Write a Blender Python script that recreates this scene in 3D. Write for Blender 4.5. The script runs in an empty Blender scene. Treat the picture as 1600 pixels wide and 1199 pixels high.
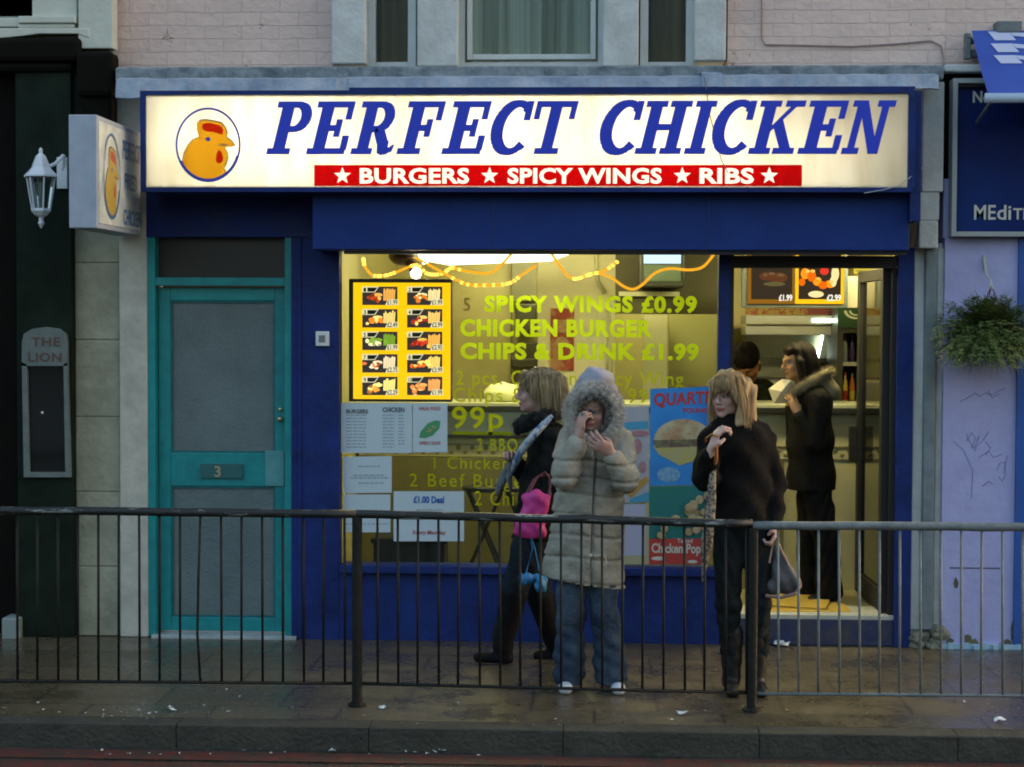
import bpy, math, random
import numpy as np
from mathutils import Vector, Matrix, Euler
rad = math.radians
S = bpy.context.scene
COL = S.collection
R = random.Random(7)

# ---------------------------------------------------------------- camera
F_PX = 2783.0
CAM = Vector((0.0, -10.5, 1.92))
ROT = (Matrix.Rotation(rad(2.7), 3, 'Z') @ Matrix.Rotation(rad(90 - 2.1), 3, 'X') @ Matrix.Rotation(rad(0.22), 3, 'Z'))
cd = bpy.data.cameras.new('camera'); cam = bpy.data.objects.new('camera', cd); COL.objects.link(cam)
cam.matrix_world = Matrix.Translation(CAM) @ ROT.to_4x4()
cd.sensor_width = 36; cd.lens = 36 * F_PX / 1600; cd.clip_start = 0.05; cd.clip_end = 600
cd.dof.use_dof = False
S.camera = cam
# ---------------------------------------------------------------- daylight (dusk)
SUN_EL, SUN_AZ = 5.0, 70.0
w = bpy.data.worlds.new('World'); S.world = w; w.use_nodes = True
wn = w.node_tree; wn.nodes.clear()
sky = wn.nodes.new('ShaderNodeTexSky'); sky.sky_type = 'NISHITA'; sky.sun_disc = False
sky.sun_elevation = rad(SUN_EL); sky.sun_rotation = rad(SUN_AZ); sky.air_density = 0.8; sky.dust_density = 8.0; sky.ozone_density = 0.8
bgn = wn.nodes.new('ShaderNodeBackground'); bgn.inputs[1].default_value = 0.14
won = wn.nodes.new('ShaderNodeOutputWorld')
wn.links.new(sky.outputs[0], bgn.inputs[0]); wn.links.new(bgn.outputs[0], won.inputs[0])
sd = bpy.data.lights.new('sun', 'SUN'); sd.energy = 0.12; sd.angle = rad(25); sd.color = (1.0, 0.93, 0.88)
so = bpy.data.objects.new('sun', sd); COL.objects.link(so)
_az = rad(SUN_AZ); _dir = Vector((math.sin(_az) * math.cos(rad(SUN_EL)), math.cos(_az) * math.cos(rad(SUN_EL)), math.sin(rad(SUN_EL))))
so.rotation_euler = _dir.to_track_quat('Z', 'Y').to_euler(); so.location = (0, -5, 8)
S.view_settings.view_transform = 'Standard'; S.view_settings.look = 'None'
S.view_settings.exposure = 3.1; S.view_settings.gamma = 1.0; S.view_settings.use_curve_mapping = False
S.render.engine = 'CYCLES'
S.cycles.use_denoising = True
S.cycles.max_bounces = 8; S.cycles.transparent_max_bounces = 16; S.cycles.sample_clamp_indirect = 4.0
S.cycles.caustics_reflective = False; S.cycles.caustics_refractive = False
S.cycles.pixel_filter_type = 'BLACKMAN_HARRIS'; S.cycles.filter_width = 1.9

# ---------------------------------------------------------------- pixel of the photo -> point of the place
def ray(px, py):
    return ROT @ Vector(((px - 800) / F_PX, -(py - 599.5) / F_PX, -1.0))
def P(px, py, Y=0.0):
    d = ray(px, py); return CAM + d * ((Y - CAM.y) / d.y)
def G(px, py, z=0.0):
    d = ray(px, py); return CAM + d * ((z - CAM.z) / d.z)
def RC(x0, y0, x1, y1, Y=0.0):
    """pixel box -> (X0, X1, Z0, Z1) on the plane y = Y, edges true verticals and horizontals"""
    xm, ym = (x0 + x1) / 2, (y0 + y1) / 2
    return P(x0, ym, Y).x, P(x1, ym, Y).x, P(xm, y1, Y).z, P(xm, y0, Y).z

# ---------------------------------------------------------------- materials
MATS = {}
def mat(name, col, rough=0.6, col2=None, scale=6.0, bump=0.0, bscale=40.0, metal=0.0, spec=0.5, detail=6, sharp=None, stretch=None, emit=None, estr=0.0, coat=0.0, rvar=0.0, trans=0.0):
    if name in MATS: return MATS[name]
    m = bpy.data.materials.new(name); m.use_nodes = True; nt = m.node_tree; n = nt.nodes; l = nt.links
    b = n['Principled BSDF']
    b.inputs['Base Color'].default_value = (*col, 1); b.inputs['Roughness'].default_value = rough
    b.inputs['Metallic'].default_value = metal; b.inputs['Specular IOR Level'].default_value = spec
    b.inputs['Coat Weight'].default_value = coat
    if trans: b.inputs['Transmission Weight'].default_value = trans
    tc = n.new('ShaderNodeTexCoord'); src = tc.outputs['Object']
    if stretch:
        mp = n.new('ShaderNodeMapping'); mp.inputs['Scale'].default_value = stretch; l.new(src, mp.inputs[0]); src = mp.outputs[0]
    if col2 is not None:
        t = n.new('ShaderNodeTexNoise'); t.inputs['Scale'].default_value = scale; t.inputs['Detail'].default_value = detail; t.inputs['Roughness'].default_value = 0.65
        l.new(src, t.inputs['Vector'])
        r = n.new('ShaderNodeValToRGB')
        lo, hi = sharp if sharp else (0.35, 0.68)
        r.color_ramp.elements[0].position = lo; r.color_ramp.elements[1].position = hi
        r.color_ramp.elements[0].color = (*col, 1); r.color_ramp.elements[1].color = (*col2, 1)
        l.new(t.outputs['Fac'], r.inputs[0]); l.new(r.outputs[0], b.inputs['Base Color'])
        if rvar:
            mr = n.new('ShaderNodeMapRange'); mr.inputs[1].default_value = .35; mr.inputs[2].default_value = .65
            mr.inputs[3].default_value = max(0.03, rough - rvar); mr.inputs[4].default_value = min(1, rough + rvar)
            l.new(t.outputs['Fac'], mr.inputs[0]); l.new(mr.outputs[0], b.inputs['Roughness'])
    if bump:
        t2 = n.new('ShaderNodeTexNoise'); t2.inputs['Scale'].default_value = bscale; t2.inputs['Detail'].default_value = 5
        l.new(src, t2.inputs['Vector'])
        bp = n.new('ShaderNodeBump'); bp.inputs['Strength'].default_value = bump; bp.inputs['Distance'].default_value = 0.02
        l.new(t2.outputs['Fac'], bp.inputs['Height']); l.new(bp.outputs[0], b.inputs['Normal'])
    if emit:
        b.inputs['Emission Color'].default_value = (*emit, 1); b.inputs['Emission Strength'].default_value = estr
    MATS[name] = m; return m
def emis(name, col, s):
    if name in MATS: return MATS[name]
    m = bpy.data.materials.new(name); m.use_nodes = True; n = m.node_tree.nodes; n.clear()
    e = n.new('ShaderNodeEmission'); o = n.new('ShaderNodeOutputMaterial'); e.inputs[0].default_value = (*col, 1); e.inputs[1].default_value = s * .88
    m.node_tree.links.new(e.outputs[0], o.inputs[0]); MATS[name] = m; return m
def glass(name, tint=(1, 1, 1), refl=0.5):
    if name in MATS: return MATS[name]
    m = bpy.data.materials.new(name); m.use_nodes = True; n = m.node_tree.nodes; l = m.node_tree.links; n.clear()
    t = n.new('ShaderNodeBsdfTransparent'); t.inputs[0].default_value = (*tint, 1)
    g = n.new('ShaderNodeBsdfGlossy'); g.inputs['Roughness'].default_value = 0.02
    f = n.new('ShaderNodeFresnel'); f.inputs[0].default_value = 1.45
    mu = n.new('ShaderNodeMath'); mu.operation = 'MULTIPLY'; mu.inputs[1].default_value = refl; l.new(f.outputs[0], mu.inputs[0])
    x = n.new('ShaderNodeMixShader'); o = n.new('ShaderNodeOutputMaterial')
    l.new(mu.outputs[0], x.inputs[0]); l.new(t.outputs[0], x.inputs[1]); l.new(g.outputs[0], x.inputs[2]); l.new(x.outputs[0], o.inputs[0])
    MATS[name] = m; return m
def translucent(name, col, tcol, tw=0.7, dirt=None):
    m = bpy.data.materials.new(name); m.use_nodes = True; n = m.node_tree.nodes; l = m.node_tree.links; n.clear()
    d = n.new('ShaderNodeBsdfDiffuse'); d.inputs[0].default_value = (*col, 1)
    t = n.new('ShaderNodeBsdfTranslucent'); t.inputs[0].default_value = (*tcol, 1)
    if dirt:
        tc = n.new('ShaderNodeTexCoord'); mp = n.new('ShaderNodeMapping'); mp.inputs['Scale'].default_value = (6, 1, 1.2)
        ns = n.new('ShaderNodeTexNoise'); ns.inputs['Scale'].default_value = 2.2; ns.inputs['Detail'].default_value = 6
        l.new(tc.outputs['Object'], mp.inputs[0]); l.new(mp.outputs[0], ns.inputs['Vector'])
        rp = n.new('ShaderNodeValToRGB'); rp.color_ramp.elements[0].position = .25; rp.color_ramp.elements[1].position = .6
        rp.color_ramp.elements[0].color = (*dirt, 1); rp.color_ramp.elements[1].color = (*tcol, 1)
        l.new(ns.outputs['Fac'], rp.inputs[0]); l.new(rp.outputs[0], t.inputs[0])
    x = n.new('ShaderNodeMixShader'); x.inputs[0].default_value = tw
    o = n.new('ShaderNodeOutputMaterial'); l.new(d.outputs[0], x.inputs[1]); l.new(t.outputs[0], x.inputs[2]); l.new(x.outputs[0], o.inputs[0])
    MATS[name] = m; return m
def film(name, col, tcol, tw=0.75):
    m = bpy.data.materials.new(name); m.use_nodes = True; n = m.node_tree.nodes; l = m.node_tree.links; n.clear()
    d = n.new('ShaderNodeBsdfDiffuse'); d.inputs[0].default_value = (*col, 1)
    t = n.new('ShaderNodeBsdfTransparent'); t.inputs[0].default_value = (*tcol, 1)
    x = n.new('ShaderNodeMixShader'); x.inputs[0].default_value = tw
    o = n.new('ShaderNodeOutputMaterial'); l.new(d.outputs[0], x.inputs[1]); l.new(t.outputs[0], x.inputs[2]); l.new(x.outputs[0], o.inputs[0])
    MATS[name] = m; return m
def brick_mat(name, base, base2, mortar, bw=0.225, bh=0.078, chip=(0.30, 0.18, 0.13)):
    m = bpy.data.materials.new(name); m.use_nodes = True; nt = m.node_tree; n = nt.nodes; l = nt.links; b = n['Principled BSDF']
    b.inputs['Roughness'].default_value = 0.75
    tc = n.new('ShaderNodeTexCoord'); sp = n.new('ShaderNodeSeparateXYZ'); cb = n.new('ShaderNodeCombineXYZ')
    l.new(tc.outputs['Object'], sp.inputs[0]); l.new(sp.outputs[0], cb.inputs[0]); l.new(sp.outputs[2], cb.inputs[1])
    nz = n.new('ShaderNodeTexNoise'); nz.inputs['Scale'].default_value = 7; l.new(cb.outputs[0], nz.inputs['Vector'])
    mx = n.new('ShaderNodeVectorMath'); mx.operation = 'MULTIPLY_ADD'; l.new(nz.outputs['Color'], mx.inputs[0]); mx.inputs[1].default_value = (.026, .020, 0); l.new(cb.outputs[0], mx.inputs[2])
    br = n.new('ShaderNodeTexBrick'); l.new(mx.outputs[0], br.inputs['Vector'])
    br.inputs['Color1'].default_value = (*base, 1); br.inputs['Color2'].default_value = (*base2, 1); br.inputs['Mortar'].default_value = (*mortar, 1)
    br.inputs['Scale'].default_value = 1; br.inputs['Mortar Size'].default_value = 0.0028; br.inputs['Mortar Smooth'].default_value = 0.6
    br.inputs['Brick Width'].default_value = bw; br.inputs['Row Height'].default_value = bh
    n2 = n.new('ShaderNodeTexNoise'); n2.inputs['Scale'].default_value = 3.1; n2.inputs['Detail'].default_value = 9; n2.inputs['Roughness'].default_value = .75; l.new(cb.outputs[0], n2.inputs['Vector'])
    rp = n.new('ShaderNodeValToRGB'); rp.color_ramp.elements[0].position = .60; rp.color_ramp.elements[1].position = .64
    l.new(n2.outputs['Fac'], rp.inputs[0])
    mc = n.new('ShaderNodeMixRGB'); l.new(rp.outputs[0], mc.inputs[0]); l.new(br.outputs['Color'], mc.inputs[1]); mc.inputs[2].default_value = (*chip, 1)
    n3 = n.new('ShaderNodeTexNoise'); n3.inputs['Scale'].default_value = 1.3; n3.inputs['Detail'].default_value = 5; l.new(cb.outputs[0], n3.inputs['Vector'])
    r3 = n.new('ShaderNodeValToRGB'); r3.color_ramp.elements[0].color = (.72, .72, .72, 1); r3.color_ramp.elements[0].position = .3; r3.color_ramp.elements[1].position = .65
    l.new(n3.outputs['Fac'], r3.inputs[0])
    m2 = n.new('ShaderNodeMixRGB'); m2.blend_type = 'MULTIPLY'; m2.inputs[0].default_value = .8; l.new(mc.outputs[0], m2.inputs[1]); l.new(r3.outputs[0], m2.inputs[2])
    l.new(m2.outputs[0], b.inputs['Base Color'])
    n4 = n.new('ShaderNodeTexNoise'); n4.inputs['Scale'].default_value = 25; l.new(cb.outputs[0], n4.inputs['Vector'])
    ad = n.new('ShaderNodeMath'); ad.operation = 'MULTIPLY_ADD'; l.new(br.outputs['Fac'], ad.inputs[0]); ad.inputs[1].default_value = -1.2; l.new(n4.outputs['Fac'], ad.inputs[2])
    bp = n.new('ShaderNodeBump'); bp.inputs['Strength'].default_value = .65; bp.inputs['Distance'].default_value = .012
    l.new(ad.outputs[0], bp.inputs['Height']); l.new(bp.outputs[0], b.inputs['Normal'])
    MATS[name] = m; return m

# ---------------------------------------------------------------- object helpers
def tag(o, label=None, cat=None, group=None, kind=None):
    if label: o['label'] = label
    if cat: o['category'] = cat
    if group: o['group'] = group
    if kind: o['kind'] = kind
    return o
def thing(name, label, cat, loc=(0, 0, 0), group=None):
    o = bpy.data.objects.new(name, None); o.empty_display_size = .1; COL.objects.link(o); o.location = loc
    return tag(o, label, cat, group)
def wloc(o):
    v = Vector((0, 0, 0))
    while o: v += o.location; o = o.parent
    return v
class MB:
    def __init__(s): s.v = []; s.f = []; s.mi = []; s.cur = 0
    def add(s, vs, fs):
        k = len(s.v); s.v += [tuple(v) for v in vs]
        for f in fs: s.f.append(tuple(k + i for i in f)); s.mi.append(s.cur)
        return s
    def box(s, x0, x1, y0, y1, z0, z1):
        if x0 > x1: x0, x1 = x1, x0
        if y0 > y1: y0, y1 = y1, y0
        if z0 > z1: z0, z1 = z1, z0
        return s.add([(x0,y0,z0),(x1,y0,z0),(x1,y1,z0),(x0,y1,z0),(x0,y0,z1),(x1,y0,z1),(x1,y1,z1),(x0,y1,z1)],
                     [(0,3,2,1),(4,5,6,7),(0,1,5,4),(1,2,6,5),(2,3,7,6),(3,0,4,7)])
    def pb(s, x0, y0, x1, y1, Y0, Y1):
        """box whose front (nearest) face covers the pixel box on plane Y0"""
        X0, X1, Z0, Z1 = RC(x0, y0, x1, y1, Y0); return s.box(X0, X1, Y0, Y1, Z0, Z1)
    def quad(s, a, b, c, d): return s.add([a, b, c, d], [(0, 1, 2, 3)])
    def tube(s, pts, r, n=8, cap=True):
        pts = [Vector(p) for p in pts]; rs = r if isinstance(r, (list, tuple)) else [r] * len(pts)
        k = len(s.v); up = Vector((0.13, 0.31, 0.94))
        for i, p in enumerate(pts):
            a = pts[max(i - 1, 0)]; b = pts[min(i + 1, len(pts) - 1)]; t = (b - a).normalized()
            u = t.cross(up)
            if u.length < .2: u = t.cross(Vector((1, 0, 0)))
            u.normalize(); v = t.cross(u)
            for j in range(n):
                an = 2 * math.pi * j / n; s.v.append(tuple(p + (u * math.cos(an) + v * math.sin(an)) * rs[i]))
        for i in range(len(pts) - 1):
            for j in range(n):
                s.f.append((k + i*n + j, k + i*n + (j+1) % n, k + (i+1)*n + (j+1) % n, k + (i+1)*n + j)); s.mi.append(s.cur)
        if cap:
            s.f.append(tuple(k + j for j in range(n))[::-1]); s.mi.append(s.cur)
            s.f.append(tuple(k + (len(pts)-1)*n + j for j in range(n))); s.mi.append(s.cur)
        return s
    def lathe(s, c, prof, n=16, ph=0.0):
        c = Vector(c); k = len(s.v)
        for (r, z) in prof:
            for j in range(n):
                a = 2 * math.pi * j / n + ph; s.v.append((c.x + r * math.cos(a), c.y + r * math.sin(a), c.z + z))
        for i in range(len(prof) - 1):
            for j in range(n):
                s.f.append((k + i*n + j, k + i*n + (j+1) % n, k + (i+1)*n + (j+1) % n, k + (i+1)*n + j)); s.mi.append(s.cur)
        s.f.append(tuple(k + j for j in range(n))[::-1]); s.mi.append(s.cur)
        s.f.append(tuple(k + (len(prof)-1)*n + j for j in range(n))); s.mi.append(s.cur)
        return s
    def prism(s, poly, Y0, Y1):
        """poly = list of (x, z); extruded along y"""
        n = len(poly)
        ar = sum(poly[i][0]*poly[(i+1)%n][1] - poly[(i+1)%n][0]*poly[i][1] for i in range(n))
        if ar < 0: poly = poly[::-1]
        vs = [(x, Y0, z) for x, z in poly] + [(x, Y1, z) for x, z in poly]
        fs = [tuple(range(n)), tuple(range(n, 2*n))[::-1]] + [(i, i+n, (i+1)%n+n, (i+1)%n) for i in range(n)]
        return s.add(vs, fs)
    def ppoly(s, pts, Y0, Y1):
        return s.prism([(P(x, y, Y0).x, P(x, y, Y0).z) for x, y in pts], Y0, Y1)
    def ball(s, c, r, n=10, m=7):
        c = Vector(c); r = Vector(r) if hasattr(r, '__len__') else Vector((r, r, r)); k = len(s.v)
        for i in range(m + 1):
            th = math.pi * i / m
            for j in range(n):
                ph = 2 * math.pi * j / n
                s.v.append((c.x + r.x*math.sin(th)*math.cos(ph), c.y + r.y*math.sin(th)*math.sin(ph), c.z + r.z*math.cos(th)))
        for i in range(m):
            for j in range(n):
                s.f.append((k+i*n+j, k+(i+1)*n+j, k+(i+1)*n+(j+1)%n, k+i*n+(j+1)%n)); s.mi.append(s.cur)
        return s
    def build(s, name, m, parent=None, smooth=False, bevel=0.0):
        me = bpy.data.meshes.new(name); off = wloc(parent) if parent else Vector((0, 0, 0))
        me.from_pydata([(v[0]-off.x, v[1]-off.y, v[2]-off.z) for v in s.v], [], s.f)
        ms = m if isinstance(m, (list, tuple)) else [m]
        for q in ms: me.materials.append(q)
        if len(ms) > 1: me.polygons.foreach_set('material_index', s.mi)
        if smooth: me.polygons.foreach_set('use_smooth', [True] * len(me.polygons))
        me.validate(); me.update()
        o = bpy.data.objects.new(name, me); COL.objects.link(o)
        if parent: o.parent = parent
        if bevel:
            bv = o.modifiers.new('bevel', 'BEVEL'); bv.width = bevel; bv.segments = 2; bv.limit_method = 'ANGLE'
        return o
def copyobj(o, parent, d):
    c = o.copy(); COL.objects.link(c); c.parent = parent; c.location = o.location + Vector(d); return c

# ---------------------------------------------------------------- lettering
_fc = {}
def text_polys(txt, bold=0.0, spacing=1.0):
    key = (txt, bold, spacing)
    if key not in _fc:
        cu = bpy.data.curves.new('t', 'FONT'); cu.body = txt; cu.size = 1; cu.offset = bold; cu.resolution_u = 3; cu.space_character = spacing
        cu.fill_mode = 'FRONT'
        ob = bpy.data.objects.new('t', cu); COL.objects.link(ob); dg = bpy.context.evaluated_depsgraph_get(); dg.update()
        me = bpy.data.meshes.new_from_object(ob.evaluated_get(dg))
        vs = [tuple(v.co) for v in me.vertices]; fs = [tuple(p.vertices) for p in me.polygons]
        bpy.data.meshes.remove(me); bpy.data.objects.remove(ob); bpy.data.curves.remove(cu); _fc[key] = (vs, fs)
    return _fc[key]
CAPH = None
def text(mb, txt, x0, x1, z0, zcap, Y, bold=0.0, spacing=1.0, jig=0.0):
    """lettering facing -y; baseline z0, capitals reach zcap; spans x0..x1"""
    global CAPH
    if CAPH is None:
        h = text_polys('H')[0]; CAPH = max(v[1] for v in h)
    vs, fs = text_polys(txt, bold, spacing)
    if not vs: return
    a = min(v[0] for v in vs); b = max(v[0] for v in vs); sx = (x1 - x0) / (b - a); sz = (zcap - z0) / CAPH
    mb.add([(x0 + (v[0] - a) * sx, Y, z0 + v[1] * sz) for v in vs], fs)
def ptext(mb, txt, px0, px1, pbase, pcap, Y, bold=0.0, spacing=1.0):
    X0, X1, Z0, Z1 = RC(px0, pcap, px1, pbase, Y); text(mb, txt, X0, X1, Z0, Z1, Y, bold, spacing)
def star(mb, cx, cz, r, Y, th=0.002):
    pts = [(cx + (r if i % 2 == 0 else r*.42) * math.sin(i*math.pi/5), cz + (r if i % 2 == 0 else r*.42) * math.cos(i*math.pi/5)) for i in range(10)]
    for i in range(5):
        a = pts[(2*i-1) % 10]; b = pts[2*i]; c = pts[(2*i+1) % 10]
        mb.add([(a[0], Y, a[1]), (cx, Y, cz), (c[0], Y, c[1]), (b[0], Y, b[1])], [(0, 1, 2, 3)])
# slab-serif italic capitals, cap height 1
def arcstrip(cx, cy, ro, ri, a0, a1, n=14, dx=0.0):
    out = []
    for i in range(n):
        t0 = rad(a0 + (a1-a0)*i/n); t1 = rad(a0 + (a1-a0)*(i+1)/n)
        o = lambda t: (cx + ro[0]*math.cos(t), cy + ro[1]*math.sin(t)); q = lambda t: (cx + dx + ri[0]*math.cos(t), cy + ri[1]*math.sin(t))
        out.append([o(t0), o(t1), q(t1), q(t0)])
    return out
def bx(x0, y0, x1, y1): return [[(x0, y0), (x1, y0), (x1, y1), (x0, y1)]]
def bowl(): return bx(.3, .91, .42, 1) + bx(.3, .43, .42, .52) + arcstrip(.42, .715, (.30, .285), (.13, .195), -90, 90)
def vstem(x, w=.2): return bx(x, 0, x + w, 1)
def ser(x0, x1, y0=0, y1=.085): return bx(x0, y0, x1, y1)
GLY = {
 'P': vstem(.11) + ser(0, .43) + ser(0, .2, .915, 1) + bowl(),
 'R': vstem(.11) + ser(0, .40) + ser(0, .2, .915, 1) + bowl() + [[(.36, .47), (.56, .47), (.72, .22), (.52, .2)], [(.52, .21), (.72, .23), (.73, .1), (.57, .02)], [(.57, .02), (.73, .1), (.80, .1), (.74, 0), (.66, -.02)], [(.74, 0), (.80, .1), (.83, .16), (.86, .14), (.83, .05)]],
 'E': vstem(.11) + ser(0, .74) + ser(0, .72, .915, 1) + bx(.645, .68, .72, .92) + bx(.3, .45, .5, .54) + bx(.475, .34, .55, .65) + bx(.675, .08, .76, .33),
 'F': vstem(.11) + ser(0, .43) + ser(0, .72, .915, 1) + bx(.645, .66, .72, .92) + bx(.3, .45, .5, .54) + bx(.475, .34, .55, .65),
 'C': arcstrip(.44, .5, (.40, .525), (.24, .42), 52, 318, 26, .03) + bx(.63, .66, .71, 1.0) + [[(.58, .84), (.64, .78), (.66, .95), (.6, .97)]],
 'T': vstem(.32) + ser(.19, .66) + ser(0, .84, .915, 1) + bx(0, .68, .075, .92) + bx(.765, .68, .84, .92),
 'H': vstem(.1, .19) + vstem(.58, .19) + ser(0, .38) + ser(.49, .87) + ser(0, .38, .915, 1) + ser(.49, .87, .915, 1) + bx(.28, .46, .59, .55),
 'I': vstem(.1, .19) + ser(0, .38) + ser(0, .38, .915, 1),
 'K': vstem(.1, .19) + ser(0, .38) + ser(0, .38, .915, 1) + [[(.28, .36), (.28, .48), (.62, .93), (.74, .93)]] + [[(.36, .52), (.52, .66), (.80, .06), (.58, .06)]] + ser(.48, .86) + ser(.52, .86, .915, 1),
 'N': vstem(.1, .1) + vstem(.62, .1) + ser(0, .3) + ser(.52, .84, .915, 1) + ser(0, .2, .915, 1) + [[(.1, 1), (.3, 1), (.72, 0), (.52, 0)]],
}
def slab(mb, ch, x, z, h, w, Y, th, shear=.25):
    for i, poly in enumerate(GLY[ch]):
        cx_ = sum(p[0] for p in poly)/len(poly); cy_ = sum(p[1] for p in poly)/len(poly)
        poly = [(p[0] + math.copysign(.025, p[0] - cx_), p[1] + math.copysign(.017, p[1] - cy_)) for p in poly]
        pts = [(x + (p[0]*w + p[1]*shear) * h, z + p[1]*h) for p in poly]
        mb.prism(pts, Y - th - (i % 7) * .00035, Y)
# ================================================================= materials used all over
M = {}
M['pink'] = brick_mat('painted pink brick', (.84, .635, .54), (.78, .59, .51), (.71, .54, .47))
M['cream'] = mat('cream masonry paint', (.55, .57, .47), .7, (.68, .68, .58), 3, .25, 18)
M['render'] = mat('pale grey render', (.66, .68, .64), .75, (.48, .49, .46), 5, .3, 30)
M['stone'] = mat('weathered stone', (.36, .35, .25), .85, (.22, .22, .15), 4, .5, 25)
M['stonew'] = mat('whitewashed pier', (.55, .53, .44), .8, (.38, .37, .31), 7, .3, 22)
M['ledge'] = mat('weathered ledge', (.10, .13, .15), .8, (.30, .34, .36), 9, .8, 22)
M['lead'] = mat('painted lead flashing', (.22, .28, .36), .6, (.44, .50, .57), 6, .7, 14)
M['blue'] = mat('royal blue paint', (.006, .018, .10), .55, (.011, .034, .19), 4, .3, 18, spec=.25, detail=9, rvar=.15)
M['blue2'] = mat('blue shutter box paint', (.009, .032, .17), .55, (.012, .042, .21), 3, .15, 20, spec=.2)
M['navy'] = mat('navy trim', (.008, .02, .10), .5)
M['teal'] = mat('teal gloss paint', (.004, .27, .27), .4, (.003, .19, .20), 8, .15, 30)
M['doorpanel'] = mat('dusty grey panel', (.14, .185, .185), .55, (.10, .135, .135), 3, .3, 60, detail=9, rvar=.1)
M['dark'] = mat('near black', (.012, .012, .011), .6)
M['pubgreen'] = mat('dark green gloss boards', (.010, .020, .011), .7, (.0035, .008, .004), 4, .2, 20, spec=.15)
M['pubblack'] = mat('blackened pub front', (.0045, .004, .003), .8, (.008, .007, .004), 6, spec=.1)
M['white'] = mat('white paint', (.80, .82, .82), .5, (.68, .70, .70), 10)
M['upvc'] = mat('white plastic window frame', (.66, .69, .66), .45, (.55, .58, .55), 6)
M['curtain'] = mat('greenish curtain', (.56, .62, .54), .9, (.20, .24, .18), 1.0, stretch=(20, 1, .2), detail=3)
M['curtaind'] = mat('brown curtain', (.16, .13, .08), .9, (.09, .085, .055), 1.0, stretch=(12, 1, .25), detail=3)
M['winglass'] = glass('window glass', (.9, .93, .92), .35)
M['shopglass'] = glass('shop window glass', (.93, .96, .92), .45)
M['lilac'] = mat('lilac masonry paint', (.36, .37, .63), .7, (.44, .45, .73), 4, .35, 14, detail=10)
M['bluetrim'] = mat('mid blue paint', (.02, .10, .40), .5, (.02, .08, .30), 6)
M['signnavy'] = mat('navy sign board', (.004, .012, .09), .5, (.006, .03, .16), 1.5, spec=.15)
M['greyframe'] = mat('pale grey frame', (.36, .39, .38), .5)
M['pipe'] = mat('grey painted downpipe', (.20, .25, .27), .6, (.13, .16, .17), 7, .3, 20)
M['paper'] = mat('white paper', (.55, .66, .70), .8, (.50, .60, .63), 3)
M['ink'] = mat('grey ink', (.10, .12, .14), .8)
M['steel'] = mat('brushed steel', (.45, .46, .42), .32, metal=.9)
M['galv'] = mat('galvanised steel', (.13, .15, .15), .6, (.22, .24, .235), 14, .2, 40, metal=.2, spec=.3)
M['railblk'] = mat('chipped black paint', (.006, .007, .006), .55, (.012, .012, .01), 8, .3, 30, spec=.25)
M['railmix'] = mat('worn black rail', (.008, .010, .009), .5, (.20, .22, .21), 11, .3, 30, sharp=(.56, .62), detail=8, stretch=(.6, 1, 3))

# ================================================================= ground
def pavement_mat():
    m = bpy.data.materials.new('wet paving'); m.use_nodes = True; nt = m.node_tree; n = nt.nodes; l = nt.links; b = n['Principled BSDF']
    tc = n.new('ShaderNodeTexCoord')
    br = n.new('ShaderNodeTexBrick'); br.inputs['Scale'].default_value = 1; br.inputs['Brick Width'].default_value = .62; br.inputs['Row Height'].default_value = .46
    br.inputs['Mortar Size'].default_value = .010; br.inputs['Color1'].default_value = (.085, .068, .040, 1); br.inputs['Color2'].default_value = (.10, .080, .048, 1); br.inputs['Mortar'].default_value = (.052, .044, .031, 1)
    l.new(tc.outputs['Object'], br.inputs['Vector'])
    nz = n.new('ShaderNodeTexNoise'); nz.inputs['Scale'].default_value = 2.2; nz.inputs['Detail'].default_value = 9; nz.inputs['Roughness'].default_value = .7; l.new(tc.outputs['Object'], nz.inputs['Vector'])
    rp = n.new('ShaderNodeValToRGB'); rp.color_ramp.elements[0].position = .3; rp.color_ramp.elements[1].position = .7; rp.color_ramp.elements[0].color = (.72, .74, .74, 1); rp.color_ramp.elements[1].color = (1.25, 1.22, 1.18, 1)
    l.new(nz.outputs['Fac'], rp.inputs[0])
    mx = n.new('ShaderNodeMixRGB'); mx.blend_type = 'MULTIPLY'; mx.inputs[0].default_value = 1; l.new(br.outputs['Color'], mx.inputs[1]); l.new(rp.outputs[0], mx.inputs[2])
    n2 = n.new('ShaderNodeTexNoise'); n2.inputs['Scale'].default_value = 38; n2.inputs['Detail'].default_value = 4; l.new(tc.outputs['Object'], n2.inputs['Vector'])
    r2 = n.new('ShaderNodeValToRGB'); r2.color_ramp.elements[0].position = .35; r2.color_ramp.elements[1].position = .7; r2.color_ramp.elements[0].color = (.7, .7, .7, 1); r2.color_ramp.elements[1].color = (1.4, 1.4, 1.4, 1); l.new(n2.outputs['Fac'], r2.inputs[0])
    m2 = n.new('ShaderNodeMixRGB'); m2.blend_type = 'MULTIPLY'; m2.inputs[0].default_value = .8; l.new(mx.outputs[0], m2.inputs[1]); l.new(r2.outputs[0], m2.inputs[2])
    l.new(m2.outputs[0], b.inputs['Base Color'])
    mr = n.new('ShaderNodeMapRange'); mr.inputs[1].default_value = .36; mr.inputs[2].default_value = .62; mr.inputs[3].default_value = .15; mr.inputs[4].default_value = .48
    l.new(nz.outputs['Fac'], mr.inputs[0]); l.new(mr.outputs[0], b.inputs['Roughness'])
    ad = n.new('ShaderNodeMath'); ad.operation = 'MULTIPLY_ADD'; l.new(br.outputs['Fac'], ad.inputs[0]); ad.inputs[1].default_value = -.6; l.new(n2.outputs['Fac'], ad.inputs[2])
    bp = n.new('ShaderNodeBump'); bp.inputs['Strength'].default_value = .35; bp.inputs['Distance'].default_value = .006; l.new(ad.outputs[0], bp.inputs['Height']); l.new(bp.outputs[0], b.inputs['Normal'])
    return m
YK = G(800, 1140).y          # front arris of the kerb
ZR = -0.115
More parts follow.
